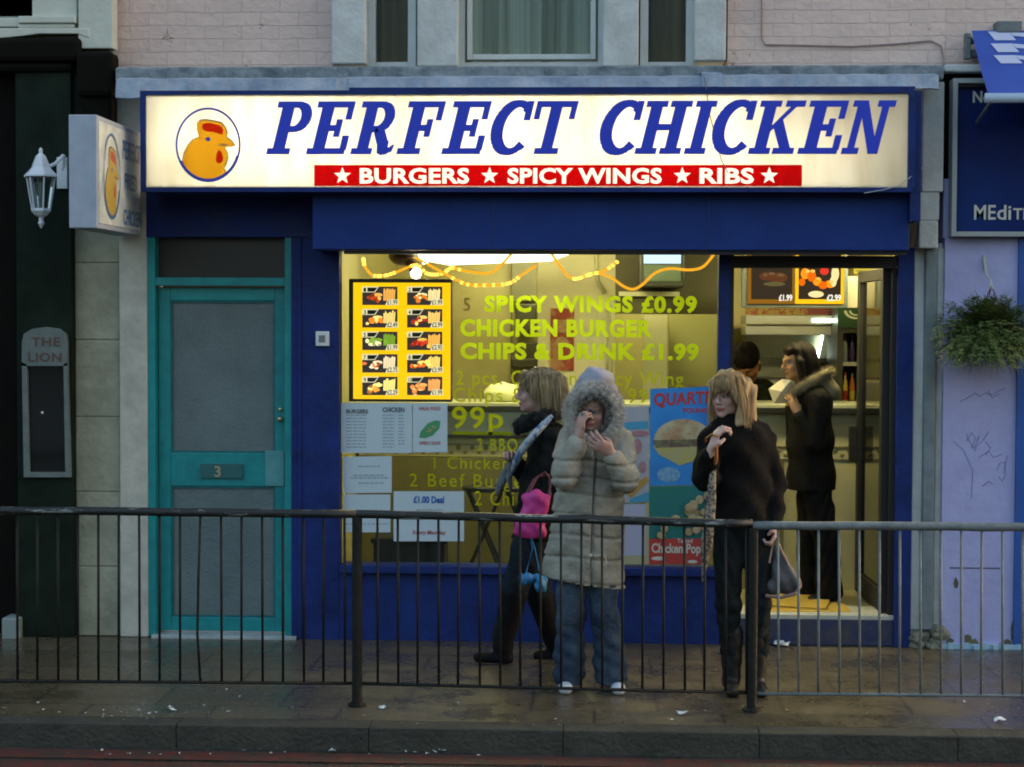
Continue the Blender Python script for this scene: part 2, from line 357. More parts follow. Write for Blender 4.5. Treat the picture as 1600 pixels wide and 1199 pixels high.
tag(MB().box(-40, 40, -2.02 if YK > -2.02 else YK + .15, 8, -.3, 0).build('pavement', pavement_mat()), kind='structure')
kerbm = mat('granite kerb', (.022, .022, .015), .7, (.045, .045, .032), 6, .5, 45)
mb = MB(); x = -12.0
while x < 12:
    mb.box(x, x + .9105, YK, YK + .149, -.3, .0); x += .912
tag(mb.build('kerb', kerbm, bevel=.006), kind='structure')
tag(MB().box(-60, 60, -60, YK - .0005, -.5, ZR).build('road', mat('wet asphalt', (.022, .022, .020), .35, (.040, .038, .034), 3, .6, 120, rvar=.15)), kind='structure')
redm = mat('worn red road paint', (.085, .018, .012), .55, (.03, .024, .018), 9, .3, 60, sharp=(.42, .60), detail=9)
ya, yb = G(800, 1183, ZR).y, G(800, 1197, ZR).y
tag(MB().quad((-30, yb, ZR + .004), (30, yb, ZR + .004), (30, ya, ZR + .004), (-30, ya, ZR + .004)).quad((-30, yb - .21, ZR + .004), (30, yb - .21, ZR + .004), (30, ya - .21, ZR + .004), (-30, ya - .21, ZR + .004)).build('road_marking', redm), kind='structure')
tag(MB().box(-60, 60, 8, 60, -.5, -.02).build('ground', mat('yard ground', (.05, .05, .045), .8)), kind='structure')
# a little litter
litm = mat('damp litter', (.55, .60, .60), .6, (.42, .38, .28), 40)
mb = MB()
def scrap(mb, c, s):
    n = R.randint(4, 6); a0 = R.random() * 6
    vs = [(c.x + s * R.uniform(.5, 1.1) * math.cos(a0 + i*2*math.pi/n), c.y + s * R.uniform(.5, 1.1) * math.sin(a0 + i*2*math.pi/n), c.z + .003 + R.random() * s * .7) for i in range(n)]
    mb.add(vs + [(c.x, c.y, c.z + s * .5)], [(i, (i+1) % n, n) for i in range(n)])
for i in range(105):
    if i < 45: px, py = R.gauss(235, 60), R.gauss(1112, 8)
    elif i < 80: px, py = R.uniform(420, 1600), R.gauss(1112, 12)
    else: px, py = R.uniform(0, 1600), R.uniform(1020, 1135)
    scrap(mb, G(px, py), R.choice([.004, .005, .006, .009, .012]))
for i in range(45): scrap(mb, G(R.uniform(0, 1600), R.uniform(1172, 1182), ZR), R.choice([.005, .008, .012]))
tag(mb.build('fine_litter', litm), 'scattered pale crumbs of litter and leaf bits on the wet pavement and gutter', 'litter', kind='stuff')
LIT = [(1220, 1010, .05, 'flat white paper scrap lying against the doorstep of the lit shop'),
       (684, 1176, .028, 'small crumpled white scrap lying in the gutter below the middle of the railing'),
       (706, 1174, .03, 'pale grey folded wrapper lying in the gutter beside a crumpled scrap'),
       (517, 1175, .024, 'white round scrap in the gutter near the left railing post'),
       (1070, 1117, .04, 'white paper scrap on the pavement edge near the right railing post'),
       (600, 1108, .026, 'white cigarette-pack sized scrap right of the left railing post'),
       (262, 1111, .034, 'largest white torn paper among crumbs near the left end of the kerb'),
       (1562, 1128, .03, 'grey-white scrap on the kerb side below the lilac wall')]
for (px, py, s, lab) in LIT:
    mb = MB(); c = G(px, py, 0 if py < 1150 else ZR); c2 = Vector((0, 0, 0))
    for k in range(3): scrap(mb, c + Vector((R.uniform(-s, s)*.6, R.uniform(-s, s)*.4, 0)), s * R.uniform(.6, 1))
    tag(mb.build('litter_scrap', mat('white litter', (.6, .66, .68), .6)), lab, 'litter', 'larger scraps of litter')

# ================================================================= pub on the left
ZG = 0.0
pub = thing('pub_building', 'dark green and black pub front at the left edge', 'building', (P(60, 600).x, 0, 0))
x185 = P(182, 600).x; x118 = P(116, 600).x; x30 = P(30, 600).x
XL = -7.5
MB().box(XL, P(176, 100, -.02).x, .0, .4, 3.42, 6.5).build('upper_wall', mat('pub upper wall', (.20, .22, .20), .8, (.30, .32, .30), 4), pub)
MB().box(XL, x30, .06, .4, 0, 3.42).build('black_front', M['pubblack'], pub)  # far left front in its own near-black paint
mb = MB().box(x30, x118, -.04, .4, 0, 3.44)
mb.box(x118 - .0, P(170, 150).x, .0, .4, P(100, 215).z, 3.44)
mb.build('boarded_pilaster', M['pubgreen'], pub, bevel=.006)
# bracket/cornice: stepped dark scroll at the top
mb = MB()
a = P(0, 62, -.16).z; mb.box(XL, P(125, 70, -.10).x, -.10, .02, P(60, 96, -.1).z, P(60, 58, -.1).z)
mb.box(XL, P(112, 100, -.08).x, -.075, .02, P(60, 112, -.08).z, P(60, 96, -.1).z)
mb.box(P(118, 100, -.12).x, P(176, 100, -.12).x, -.12, .04, P(150, 150, -.12).z, P(150, 80, -.12).z)
mb.ppoly([(118, 150), (176, 150), (176, 205), (150, 195), (128, 172)], -.08, .04)
mb.build('cornice', M['pubblack'], pub, bevel=.03)
# stone pier and whitewashed pier
mb = MB(); zs = [0, .42, .87, 1.32, 1.78, 2.24, 2.62, P(150, 215).z]
for i in range(len(zs) - 1): mb.box(x118 + .001, P(186, 600).x, .02, .4, zs[i] + .003, zs[i+1] - .003)
mb.box(x118, P(186, 600).x, .028, .4, 0, P(150, 215).z)
mb.build('stone_pier', M['stone'], pub, bevel=.006)
# window above pub
mb = MB()
mb.pb(-60, -60, 50, 26, -.0, .02); pane = mb.build('window_pane', mat('dark pane', (.012, .02, .016), .15), pub)
mb = MB(); mb.pb(50, -60, 120, 28, -.03, .05); mb.pb(122, -60, 176, 76, -.06, .05)
mb.pb(-60, 28, 30, 42, -.05, .05); mb.pb(28, 25, 118, 36, -.07, .05); mb.pb(28, 37, 116, 44, -.055, .05)
mb.ppoly([(-60, 62), (0, 60), (30, 57), (60, 53), (120, 53), (140, 60), (140, 44), (-60, 44)], -.065, .05)
mb.build('window_surround', M['cream'], pub, bevel=.006)
MB().pb(2, 966, 30, 1001, -.10, .06).build('step_block', mat('pale step block', (.22, .27, .25), .7, (.22, .26, .25), 9), pub, bevel=.012)

# ================================================================= lit shop building
rest0 = thing('restaurant_building', 'lilac painted restaurant front with blue trim at the right edge', 'building', (P(1540, 700).x, 0, 0))
shop = thing('takeaway_building', 'takeaway building with pink brick upper floor and blue shopfront', 'building', (P(820, 600).x, 0, 0))
XA, XB = P(178, 100).x, P(1470, 100).x
zl = P(800, 98).z
WY = .10                        # upper wall plane
# window openings in the upper wall (pixel boxes): pilasters and windows fill them
segs = [(178, 520), (1137, 1476)]
for a, b in segs: MB().box(P(a, 50, WY).x, P(b, 50, WY).x, WY, .45, P(800, 110, WY).z, 6.3).build('brick_upper_wall', M['pink'], shop)
MB().box(P(1476, 50, WY).x + .001, 6.0, WY + .004, .45, P(1500, 115, WY).z, 6.3).build('brick_upper_wall', M['pink'], rest0)
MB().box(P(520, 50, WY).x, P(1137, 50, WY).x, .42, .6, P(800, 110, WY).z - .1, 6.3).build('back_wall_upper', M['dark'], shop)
for a, b, bz in ((518, 572, 100), (652, 716, 104), (943, 999, 104), (1086, 1136, 95)):
    mb = MB(); mb.pb(a, -300, b, bz, .03, .42); mb.build('window_pilaster', M['render'], shop, bevel=.01)
def upper_window(x0, x1, yb, fr, cur, inner):
    Yf = .15
    mb = MB(); X0, X1, Z0, _ = RC(x0, 0, x1, yb, Yf); t = fr / 265; Z1 = 6.3
    mb.box(X0, X0 + t, Yf, Yf + .07, Z0, Z1); mb.box(X1 - t, X1, Yf, Yf + .07, Z0, Z1); mb.box(X0 + t, X1 - t, Yf, Yf + .07, Z0, Z0 + t)
    if inner:
        u = t * .75; e = t + .012
        mb.box(X0 + e, X0 + e + u, Yf - .02, Yf + .05, Z0 + e, Z1); mb.box(X1 - e - u, X1 - e, Yf - .02, Yf + .05, Z0 + e, Z1); mb.box(X0 + e + u, X1 - e - u, Yf - .02, Yf + .05, Z0 + e, Z0 + e + u)
        t = e + u
    f = mb.build('upper_window', M['upvc'], shop, bevel=.004)
    MB().box(X0 + t, X1 - t, Yf + .03, Yf + .036, Z0 + t, Z1).build('pane', M['winglass'], f)
    mb = MB(); nn = int((X1 - X0) / .012); ys = []
    for i in range(nn + 1):
        xx = X0 + (X1 - X0) * i / nn; yy = Yf + .14 + .028 * math.sin(i * .55 + 1.5*math.sin(i*.13)) ; ys.append((xx, yy))
    for i in range(nn): mb.quad((ys[i][0], ys[i][1], Z0), (ys[i+1][0], ys[i+1][1], Z0), (ys[i+1][0], ys[i+1][1], Z1), (ys[i][0], ys[i][1], Z1))
    mb.build('curtain', cur, f, smooth=True)
upper_window(574, 650, 110, 13, M['curtaind'], False)
upper_window(716, 945, 108, 11, M['curtain'], True)
upper_window(1000, 1085, 110, 13, M['curtaind'], False)
# ledge and lead flashing
mb = MB(); mb.pb(180, 103, 1475, 126, -.14, .13); mb.build('stone_ledge', M['ledge'], shop, bevel=.012)
mb = MB()
for (sa, sb, ytop, ybot, yf) in ((180, 541, 124, 153, -.30), (538, 1100, 123, 145, -.285), (1097, 1129, 117, 138, -.31), (1127, 1468, 121, 141, -.29)):
    nseg = max(3, int((sb - sa)/16)); k = []
    for i in range(nseg + 1):
        px = sa + (sb - sa)*i/nseg; yt_ = ytop - (px - 180)*.0025 + R.uniform(-.7, .7); yb_ = ybot - (px - 180)*.0025 + R.uniform(-1.6, 1.6)
        k.append((P(px, 130, yf).x, P(px, yt_, yf + .02).z, P(px, yb_, yf).z, yf + R.uniform(-.008, .008)))
    for i in range(nseg):
        (X, a, b, y), (X2, a2, b2, y2) = k[i], k[i+1]
        mb.add([(X, -.14, a + .025), (X2, -.14, a2 + .025), (X2, y2 + .02, a2), (X, y + .02, a), (X, y, b), (X2, y2, b2), (X2, y2 + .035, b2 - .002), (X, y + .035, b - .002)], [(0, 3, 2, 1), (3, 4, 5, 2), (4, 7, 6, 5)])
mb.build('lead_flashing', M['lead'], shop)
# piers
mb = MB(); mb.pb(176, 150, 226, 215, .04, .4); mb.box(P(186, 600).x + .002, P(230, 600).x, .0, .4, 0, P(200, 212).z)
mb.build('left_pier', M['stonew'], shop, bevel=.008)
mb = MB(); mb.pb(1441, 128, 1475, 300, -.10, .4); mb.pb(1437, 300, 1468, 345, -.09, .4); mb.pb(1436, 345, 1466, 388, -.13, .4)
mb.pb(1425, 388, 1443, 985, .0, .4); mb.pb(1461, 388, 1472, 985, .0, .4); mb.box(P(1425, 600).x, P(1472, 600).x, .02, .4, 0, P(1450, 380).z)
mb.build('right_pier', M['render'], shop, bevel=.008)
# rubble at the pier's foot
mb = MB()
for i in range(34):
    c = P(R.uniform(1428, 1475), 1000, -.02); s = R.uniform(.015, .045); mb.ball((c.x, -.03 + R.uniform(-.03, .03), R.uniform(.0, .11)), (s, s*.8, s*.8), 6, 4)
mb.build('broken_plaster', mat('broken plaster', (.24, .23, .17), .9, (.10, .12, .09), 30), shop)
MB().pb(1443, 388, 1461, 985, -.045, .02).build('downpipe', M['pipe'], shop, bevel=.008)

# --- blue shopfront
MB().pb(228, 300, 492, 371, .0, .1).build('fascia_panel', M['blue'], shop, bevel=.004)
mb = MB(); mb.pb(455, 371, 530, 1003, .0, .12); mb.box(P(466, 700).x, P(466, 700).x + .02, -.012, .001, 0, P(460, 371).z); mb.build('blue_pillar', M['blue'], shop, bevel=.004)
MB().pb(1400, 388, 1426, 1012, -.02, .12).build('blue_pillar', M['blue'], shop, bevel=.004)
mb = MB(); mb.pb(488, 300, 1421, 391, -.30, .03)
mb.build('shutter_box', M['blue2'], shop, bevel=.006)
for px in (770, 1107): MB().pb(px, 302, px + 1.6, 390, -.3025, -.299).build('box_seam', M['navy'], shop)
MB().pb(489, 301, 733, 304, -.304, -.299).build('box_seam', M['navy'], shop)
mb = MB(); X0, X1, Z0, Z1 = RC(536, 386, 1418, 392, -.30); mb.box(X0, X1, -.27, -.22, Z0 - .02, Z0); mb.build('shutter_slot', M['dark'], shop)
YW = .06
mb = MB(); mb.pb(530, 897, 1124, 1010, .0, .16)
mb.build('stall_riser', M['blue'], shop, bevel=.004)
mb = MB(); mb.pb(530, 887, 1124, 899, -.045, .14); mb.build('window_sill', M['blue'], shop, bevel=.004)
# shop window
mb = MB(); mb.pb(1121, 391, 1139, 966, -.005, .10)
f = mb.build('shop_window', M['blue'], shop)
X0, X1, Z0, Z1 = RC(529, 388, 1122, 888, YW)
mb2 = MB(); mb2.box(X0, X0 + .012, YW - .03, YW + .03, Z0, Z1); mb2.box(X0, X1, YW - .03, YW + .03, Z1 - .012, Z1 + .01); mb2.build('bead', M['navy'], f)
MB().box(X0, X1, YW, YW + .006, Z0, Z1).build('pane', M['shopglass'], f)
lime = translucent('lime green vinyl', (.34, .46, .01), (.60, .80, .02), .5)
olive = translucent('thin mustard green vinyl', (.32, .38, .01), (.50, .58, .01), .5)
orange_v = mat('peeling orange vinyl', (.38, .25, .02), .6)
YV = YW - .003
mb = MB(); ptext(mb, 'SPICY WINGS £0.99', 757, 1089, 487, 464, YV, .045, 1.12); ptext(mb, 'CHICKEN BURGER', 719, 1019, 525, 501, YV, .045, 1.1)
ptext(mb, 'CHIPS & DRINK £1.99', 719, 1092, 561, 538, YV, .045, 1.08); mb.build('bold_lettering', lime, f)
mb = MB(); ptext(mb, '2 pcs. Chicken, Spicy Wing', 712, 1068, 602, 580, YV, .004, 1.1); ptext(mb, 'Chips & Drink  £1.99', 708, 1012, 629, 607, YV, .006, 1.15)
ptext(mb, '99p', 706, 786, 669, 637, YV, .018, 1.1); mb.pb(707, 675, 800, 680, YV, YV + .002)
ptext(mb, '2 BBQ Ribs', 745, 860, 705, 686, YV, .002, 1.2); ptext(mb, '1 Chicken', 678, 795, 733, 714, YV, .002, 1.2)
ptext(mb, '2 Beef Burger', 640, 830, 761, 741, YV, .002, 1.2); ptext(mb, '2 Chips', 742, 830, 790, 768, YV, .002, 1.2)
mb.build('thin_lettering', olive, f)
mb = MB(); ptext(mb, '5', 724, 735, 486, 466, YV, .01); mb.build('orange_numeral', orange_v, f)

# shop door opening
mb = MB(); mb.pb(1139, 400, 1400, 419, .01, .09); mb.pb(1139, 391, 1145, 965, .02, .09); mb.pb(1391, 419, 1401, 965, .02, .09)
MB().pb(1139, 968, 1402, 1009, -.0, .30).build('door_step', mat('scuffed navy step', (.012, .025, .10), .45, (.05, .05, .055), 7, .3, 20), shop, bevel=.006)
mb.build('door_frame', M['dark'], shop)
MB().pb(1139, 961, 1400, 968, .0, .34).build('door_threshold', mat('bare metal threshold', (.55, .55, .45), .4, (.4, .4, .33), 8), shop, bevel=.003)
# open glass leaf: hinged at the right jamb, swung inwards
H = Vector((P(1390, 700, .08).x, .08, 0)); zt, zb_ = P(1385, 419, .08).z, .19
ang = rad(88.5); du = Vector((-math.cos(ang), math.sin(ang), 0)); dn = Vector((-math.sin(ang), -math.cos(ang), 0))
def leafbox(mb, u0, u1, n0, n1, z0, z1):
    c = [H + du*u + dn*v for u, v in ((u0, n0), (u1, n0), (u1, n1), (u0, n1))]
    mb.add([(p.x, p.y, z0) for p in c] + [(p.x, p.y, z1) for p in c], [(0,1,2,3),(7,6,5,4),(0,4,5,1),(1,5,6,2),(2,6,7,3),(3,7,4,0)])
mb = MB(); LW = .86
leafbox(mb, 0, .07, 0, .05, zb_, zt); leafbox(mb, LW - .07, LW, 0, .05, zb_, zt); leafbox(mb, .07, LW - .07, 0.002, .048, zt - .07, zt); leafbox(mb, .07, LW - .07, .002, .048, zb_, zb_ + .12)
dl = mb.build('glazed_door_leaf', M['dark'], shop, bevel=.003)
mb = MB(); leafbox(mb, .07, LW - .07, .02, .026, zb_ + .12, zt - .07); mb.build('pane', glass('door glass', (.62, .62, .5), .5), dl)
mb = MB(); leafbox(mb, LW - .06, LW - .01, .05, .10, P(1350, 723, .8).z, P(1350, 667, .8).z); mb.build('handle', M['dark'], dl, bevel=.004)

# teal street door
YD = .07
mb = MB(); X0, X1, Z0, Z1 = RC(230, 371, 459, 995, .02); t = 14 / 265
mb.box(X0, X0 + t, .01, .14, Z0, Z1); mb.box(X1 - t, X1, .01, .14, Z0, Z1); mb.box(X0 + t, X1 - t, .015, .13, P(340, 447, .02).z, P(340, 434, .02).z)
fr = mb.build('street_door_frame', M['teal'], shop, bevel=.004)
mb = MB(); mb.box(X0 + t, X1 - t, .10, .12, P(340, 436, .1).z, Z1); mb.build('fanlight', mat('dark fanlight', (.018, .015, .010), .35), fr)
dX0, dX1 = X0 + t + .004, X1 - t - .004; zt = P(340, 449, .02).z; zb_ = .03
stl = 19 / 265
door = thing('x', 'x', 'x')  # placeholder, removed below
bpy.data.objects.remove(door)
zz = lambda py: P(340, py, YD).z
mb = MB(); mb.box(dX0, dX0 + stl, YD, YD + .045, zb_, zt); mb.box(dX1 - stl * .9, dX1, YD, YD + .045, zb_, zt)
mb.box(dX0 + stl, dX1 - stl*.9, YD + .001, YD + .044, zz(470), zt); mb.box(dX0 + stl, dX1 - stl*.9, YD + .001, YD + .044, zz(760), zz(708)); mb.box(dX0 + stl, dX1 - stl*.9, YD + .001, YD + .044, zb_, zz(965))
d = mb.build('street_door', M['teal'], shop, bevel=.004)
MB().box(dX0 + stl, dX1 - stl*.9, YD + .02, YD + .035, zz(708), zz(470)).build('upper_panel', M['doorpanel'], d)
MB().box(dX0 + stl, dX1 - stl*.9, YD + .02, YD + .035, zz(965), zz(760)).build('lower_panel', M['doorpanel'], d)
for (za, zb3) in ((zz(708), zz(470)), (zz(965), zz(760))):
    mb = MB(); xa_, xb_ = dX0 + stl, dX1 - stl*.9
    mb.box(xa_, xa_ + .012, YD + .008, YD + .0195, za, zb3); mb.box(xb_ - .012, xb_, YD + .008, YD + .0195, za, zb3); mb.box(xa_ + .012, xb_ - .012, YD + .009, YD + .0195, za, za + .012); mb.box(xa_ + .012, xb_ - .012, YD + .009, YD + .0195, zb3 - .012, zb3); mb.build('panel_beading', mat('grubby teal beading', (.004, .16, .17), .5, (.003, .09, .10), 14), d)
mb = MB(); mb.pb(313, 725, 379, 748, YD - .014, YD); pl = mb.build('letter_plate', mat('dull teal plate', (.02, .13, .14), .35, (.03, .10, .10), 20), d, bevel=.003)
mb = MB(); ptext(mb, '3', 335, 345, 745, 729, YD - .017, .02); mb.build('door_number', mat('worn gilt', (.35, .30, .16), .5), d)
mb = MB(); mb.pb(414, 705, 444, 760, YD - .01, YD + .02); mb.build('lock_plate', mat('pale teal plate', (.10, .32, .33), .4, (.06, .24, .26), 12), d, bevel=.003)
c = P(437, 655, YD - .03); mb = MB(); mb.ball(c, (.018, .02, .018)); mb.ball(P(438, 640, YD - .004), (.013, .006, .013)); mb.build('door_knob', mat('brass lock', (.45, .40, .22), .3, metal=.8), d, smooth=True)
MB().pb(236, 994, 462, 1001, -.03, .12).build('door_sill', mat('pale sill', (.40, .46, .46), .6, (.26, .30, .30), 14), shop, bevel=.004)
# door bell box
t_ = thing('bell_box', 'small white square bell box fixed on the blue pillar', 'doorbell', P(503, 529, -.02))
MB().pb(493, 518, 514, 541, -.025, .0).build('case', M['white'], t_, bevel=.004)
MB().pb(498, 524, 508, 535, -.03, -.025).build('button', mat('grey button', (.2, .22, .22), .5), t_, bevel=.002)

# --- cable drooping over the sign
mb = MB(); pts = [P(1100, 120, -.31), P(1103, 135, -.42), P(1108, 175, -.44), P(1118, 215, -.44), P(1127, 250, -.43), P(1145, 285, -.42), P(1160, 298, -.36)]
mb.tube(pts, .0028, 5); tag(mb.build('loose_cable', mat('grey cable', (.12, .12, .11), .6)), 'thin grey cable drooping down over the lit signboard', 'cable')
mb = MB(); mb.tube([P(1350, 302, -.43), P(1380, 297, -.44), P(1405, 290, -.44), P(1425, 275, -.43), P(1442, 262, -.12)], .003, 5)
tag(mb.build('loose_wire', mat('white wire', (.4, .42, .42), .6)), 'short pale wire curving across the lower right corner of the lit signboard', 'cable')
mb = MB(); mb.tube([P(1190, -40, .09), P(1190, 60, .09), P(1195, 70, .088), P(1250, 71, .09), P(1330, 73, .09), P(1400, 69, .09), P(1455, 64, .088), P(1470, 72, .085), P(1474, 90, .08), P(1470, 118, -.02)], .005, 6)
tag(mb.build('wall_cable', mat('pinkish painted cable', (.30, .24, .23), .7)), 'painted cable clipped along the pink brick wall at upper right', 'cable')

# ================================================================= main lit signboard
sign = thing('shop_signboard', 'long lit white signboard with chicken head emblem and raised blue letters', 'sign', (P(825, 220, -.4).x, -.2, 0))
YS = -.42
X0, X1, Z0, Z1 = RC(222, 150, 1424, 297, YS); Z1 += .02
e = .02
mb = MB(); mb.box(X0, X1, YS + .0065, -.02, Z0, Z0 + e); mb.box(X0, X1, YS + .0065, -.02, Z1 - e, Z1); mb.box(X0, X0 + e, YS + .0065, -.02, Z0 + e, Z1 - e); mb.box(X1 - e, X1, YS + .0065, -.02, Z0 + e, Z1 - e)
mb.box(X0 + e, X1 - e, -.04, -.02, Z0 + e, Z1 - e)
mb.build('case', mat('sign case white inside', (.55, .55, .5), .6), sign)
mb = MB(); q = .026
mb.box(X0 - .008, X1 + .008, YS - .012, YS + .02, Z0 - .012, Z0 + q * .5); mb.box(X0 - .008, X1 + .008, YS - .012, YS + .02, Z1 - q*.4, Z1 + .012); mb.box(X0 - .008, X0 + q*.9, YS - .012, YS + .02, Z0 + q*.5, Z1 - q*.4); mb.box(X1 - q*.7, X1 + .02, YS - .012, YS + .02, Z0 + q*.5, Z1 - q*.4)
mb.box(X1 + .002, X1 + .06, YS + .03, -.0, Z0 - .17, Z1 + .01); mb.box(X0 - .006, X0 - .001, YS + .02, 0, Z0, Z1); mb.box(X0, X1, YS + .02, 0, Z0 - .006, Z0 - .001); mb.box(X0, X1, YS+.02, 0, Z1 + .002, Z1 + .008)
mb.box(P(545, 150, YS).x, X1 + .02, YS + .01, -.05, Z1 + .0125, Z1 + .030)
mb.build('frame', M['blue'], sign)
face = translucent('backlit acrylic', (.60, .62, .60), (1, .955, .85), .78, dirt=(.88, .82, .68))
mb = MB(); xs = [X0 + e, P(617, 220, YS).x, X1 - e]
for i in range(2): mb.box(xs[i] + .002, xs[i+1] - .002, YS + .002, YS + .006, Z0 + .006, Z1 - .006)
mb.build('face', face, sign)
tube = emis('fluorescent tube', (1.0, .95, .82), 1.75)
zc = Z0 + (Z1 - Z0) * .34; zc2 = Z0 + (Z1 - Z0) * .74
for (a, b, z) in ((260, 600, zc), (630, 960, zc), (990, 1350, zc), (250, 560, zc2), (600, 900, zc2), (930, 1180, zc2)):
    mb = MB(); mb.tube([(P(a, 220, YS).x, -.15, z), (P(b, 220, YS).x, -.15, z)], .02, 8); mb.build('tube_lamp', tube, sign)
blueL = mat('blue raised letters', (.015, .045, .62), .4)
zb_, zt = P(800, 240, YS - .01).z, P(800, 160, YS - .01).z
h = zt - zb_
base_l = {0: (419, 'P', .94), 1: (481, 'E', .95), 2: (550, 'R', .91), 3: (622, 'F', .94), 4: (692, 'E', .96), 5: (757, 'C', 1.0), 6: (822, 'T', .90), 7: (927, 'C', 1.02), 8: (993, 'H', .97), 9: (1070, 'I', .94), 10: (1102, 'C', 1.02), 11: (1170, 'K', .96), 12: (1247, 'E', .96), 13: (1315, 'N', .91)}
def sheet_letter(px, ch, wd):
    mb = MB(); slope = (px - 900) * 0.0
    X = P(px, 240, YS).x; slab(mb, ch, X, zb_, h, wd, YS - .012, .014); return mb
mb = MB()
for k in base_l: b_ = sheet_letter(*base_l[k]); mb.add(b_.v, b_.f)
mb.build('raised_letters', blueL, sign)
# standing-off posts hide inside letters; strip with small words
redV = film('red vinyl', (.62, .02, .02), (.85, .02, .015), .7)
mb = MB(); X0r, X1r, Z0r, Z1r = RC(491, 258, 1253, 291, YS); mb.box(X0r, X1r, YS - .003, YS - .001, Z0r, Z1r); mb.build('red_strip', redV, sign)
whV = emis('backlit strip letters', (1, .90, .70), .17)
mb = MB(); YT = YS - .006
for (t, a, b) in (('BURGERS', 562, 733), ('SPICY WINGS', 793, 1034), ('RIBS', 1093, 1178)): ptext(mb, t, a, b, 286, 264, YT, .035, 1.05)
for cx in (535, 765, 1066, 1202):
    c = P(cx, 275, YT); star(mb, c.x, c.z, 13.5 / 268, YT)
mb.build('strip_lettering', whV, sign)
# chicken head emblem
def emblem(mbs, f, Y, th=.0):
    """mbs: (orange, red, blue, greyline) meshes ; f maps emblem coords (0..1,0..1) to (x,z) """
    og, rd, bl, gr = mbs
    n = 40; ring = []
    for i in range(n):
        a0, a1 = 2*math.pi*i/n, 2*math.pi*(i+1)/n
        w_ = .03 if not (200 < math.degrees(a0) < 340) else .045
        for a, b in ((a0, a1),):
            o0 = (.5 + .5*math.cos(a), .5 + .5*math.sin(a)); o1 = (.5 + .5*math.cos(b), .5 + .5*math.sin(b))
            i0 = (.5 + (.5-w_)*math.cos(a), .5 + (.5-w_)*math.sin(a)); i1 = (.5 + (.5-w_)*math.cos(b), .5 + (.5-w_)*math.sin(b))
            bl.add([(*f(*i0)[:1], Y - .004, f(*i0)[1]), (f(*o0)[0], Y - .004, f(*o0)[1]), (f(*o1)[0], Y - .004, f(*o1)[1]), (f(*i1)[0], Y - .004, f(*i1)[1])], [(0, 1, 2, 3)])
    head = [(.11, .26), (.14, .40), (.20, .50), (.27, .57), (.36, .60), (.335, .70), (.335, .78), (.38, .82), (.46, .83), (.53, .82), (.60, .81), (.70, .79), (.76, .73), (.79, .66), (.78, .60), (.86, .55), (.905, .49), (.86, .475), (.79, .475), (.75, .46), (.79, .40), (.80, .33), (.77, .24), (.74, .20), (.78, .14), (.72, .075), (.62, .035), (.5, .02), (.38, .035), (.27, .08), (.18, .155)]
    def poly(mb, pts, y): mb.add([(f(*p)[0], y, f(*p)[1]) for p in pts], [tuple(range(len(pts)))])
    poly(og, head, Y - .002)
    big = [(.5 + (x-.5)*1.0, z) for x, z in head]
    cx, cz = .5, .42
    for i_ in range(len(head)):
        (xa, za), (xb, zb2) = head[i_], head[(i_+1) % len(head)]; g_ = lambda x, z, s_: (cx + (x-cx)*s_, cz + (z-cz)*s_)
        poly(gr, [g_(xa, za, 1.0), g_(xb, zb2, 1.0), g_(xb, zb2, 1.045), g_(xa, za, 1.045)], Y - .0035)
    poly(rd, [(.42, .70), (.405, .76), (.45, .79), (.55, .79), (.64, .77), (.71, .745), (.735, .69), (.72, .635), (.66, .65), (.58, .67), (.5, .675)], Y - .003)
    poly(rd, [(.66, .44), (.63, .38), (.615, .30), (.64, .255), (.69, .255), (.725, .29), (.73, .34), (.70, .41)], Y - .003)
    poly(bl, [(.5 + .038*math.cos(i*math.pi/5), .575 + .028*math.sin(i*math.pi/5)) for i in range(10)], Y - .003)
    poly(gr, [(.63, .505), (.75, .512), (.90, .497), (.75, .49), (.64, .495)], Y - .0032)
ogV = film('orange vinyl', (.62, .30, .02), (.66, .34, .015), .72); blV = mat('blue vinyl', (.015, .05, .50), .4); grV = mat('brown outline vinyl', (.22, .14, .08), .5); rdV = film('comb red vinyl', (.62, .045, .02), (.70, .05, .02), .7)
X0e, X1e, Z0e, Z1e = RC(274, 168, 376, 285, YS - .01)
fe = lambda u, v: (X0e + (X1e - X0e)*u, Z0e + (Z1e - Z0e)*v)
ms = [MB() for _ in range(4)]; emblem(ms, fe, YS - .004)
ms[0].build('emblem_head', ogV, sign); ms[1].build('emblem_comb', rdV, sign); ms[2].build('emblem_ring', blV, sign); ms[3].build('emblem_outline', grV, sign)

# ================================================================= projecting sign
pXw = P(221, 290, -.03).x; pj = 1.0
ps = thing('projecting_sign', 'grey-white box sign projecting from the wall between pub and shop', 'sign', (pXw, -.03, 2.7))
Z0p, Z1p = P(222, 369, -.05).z, P(222, 207, -.05).z; thk = .155
Yn = -.05 - .92
mb = MB(); mb.box(pXw - thk, pXw, Yn, -.05, Z0p, Z1p); mb.build('case', mat('dull bluish sign case', (.42, .47, .56), .6, (.30, .35, .42), 5), ps, bevel=.006)
mb = MB(); mb.box(pXw, pXw + .004, Yn + .03, -.08, Z0p + .03, Z1p - .03); mb.build('face', mat('unlit sign face', (.78, .82, .76), .5, (.42, .47, .48), 6), ps)
mb = MB(); mb.box(pXw - thk*.6, pXw - thk*.4, -.05, .05, Z0p + .05, Z1p - .05); mb.build('bracket', M['dark'], ps)
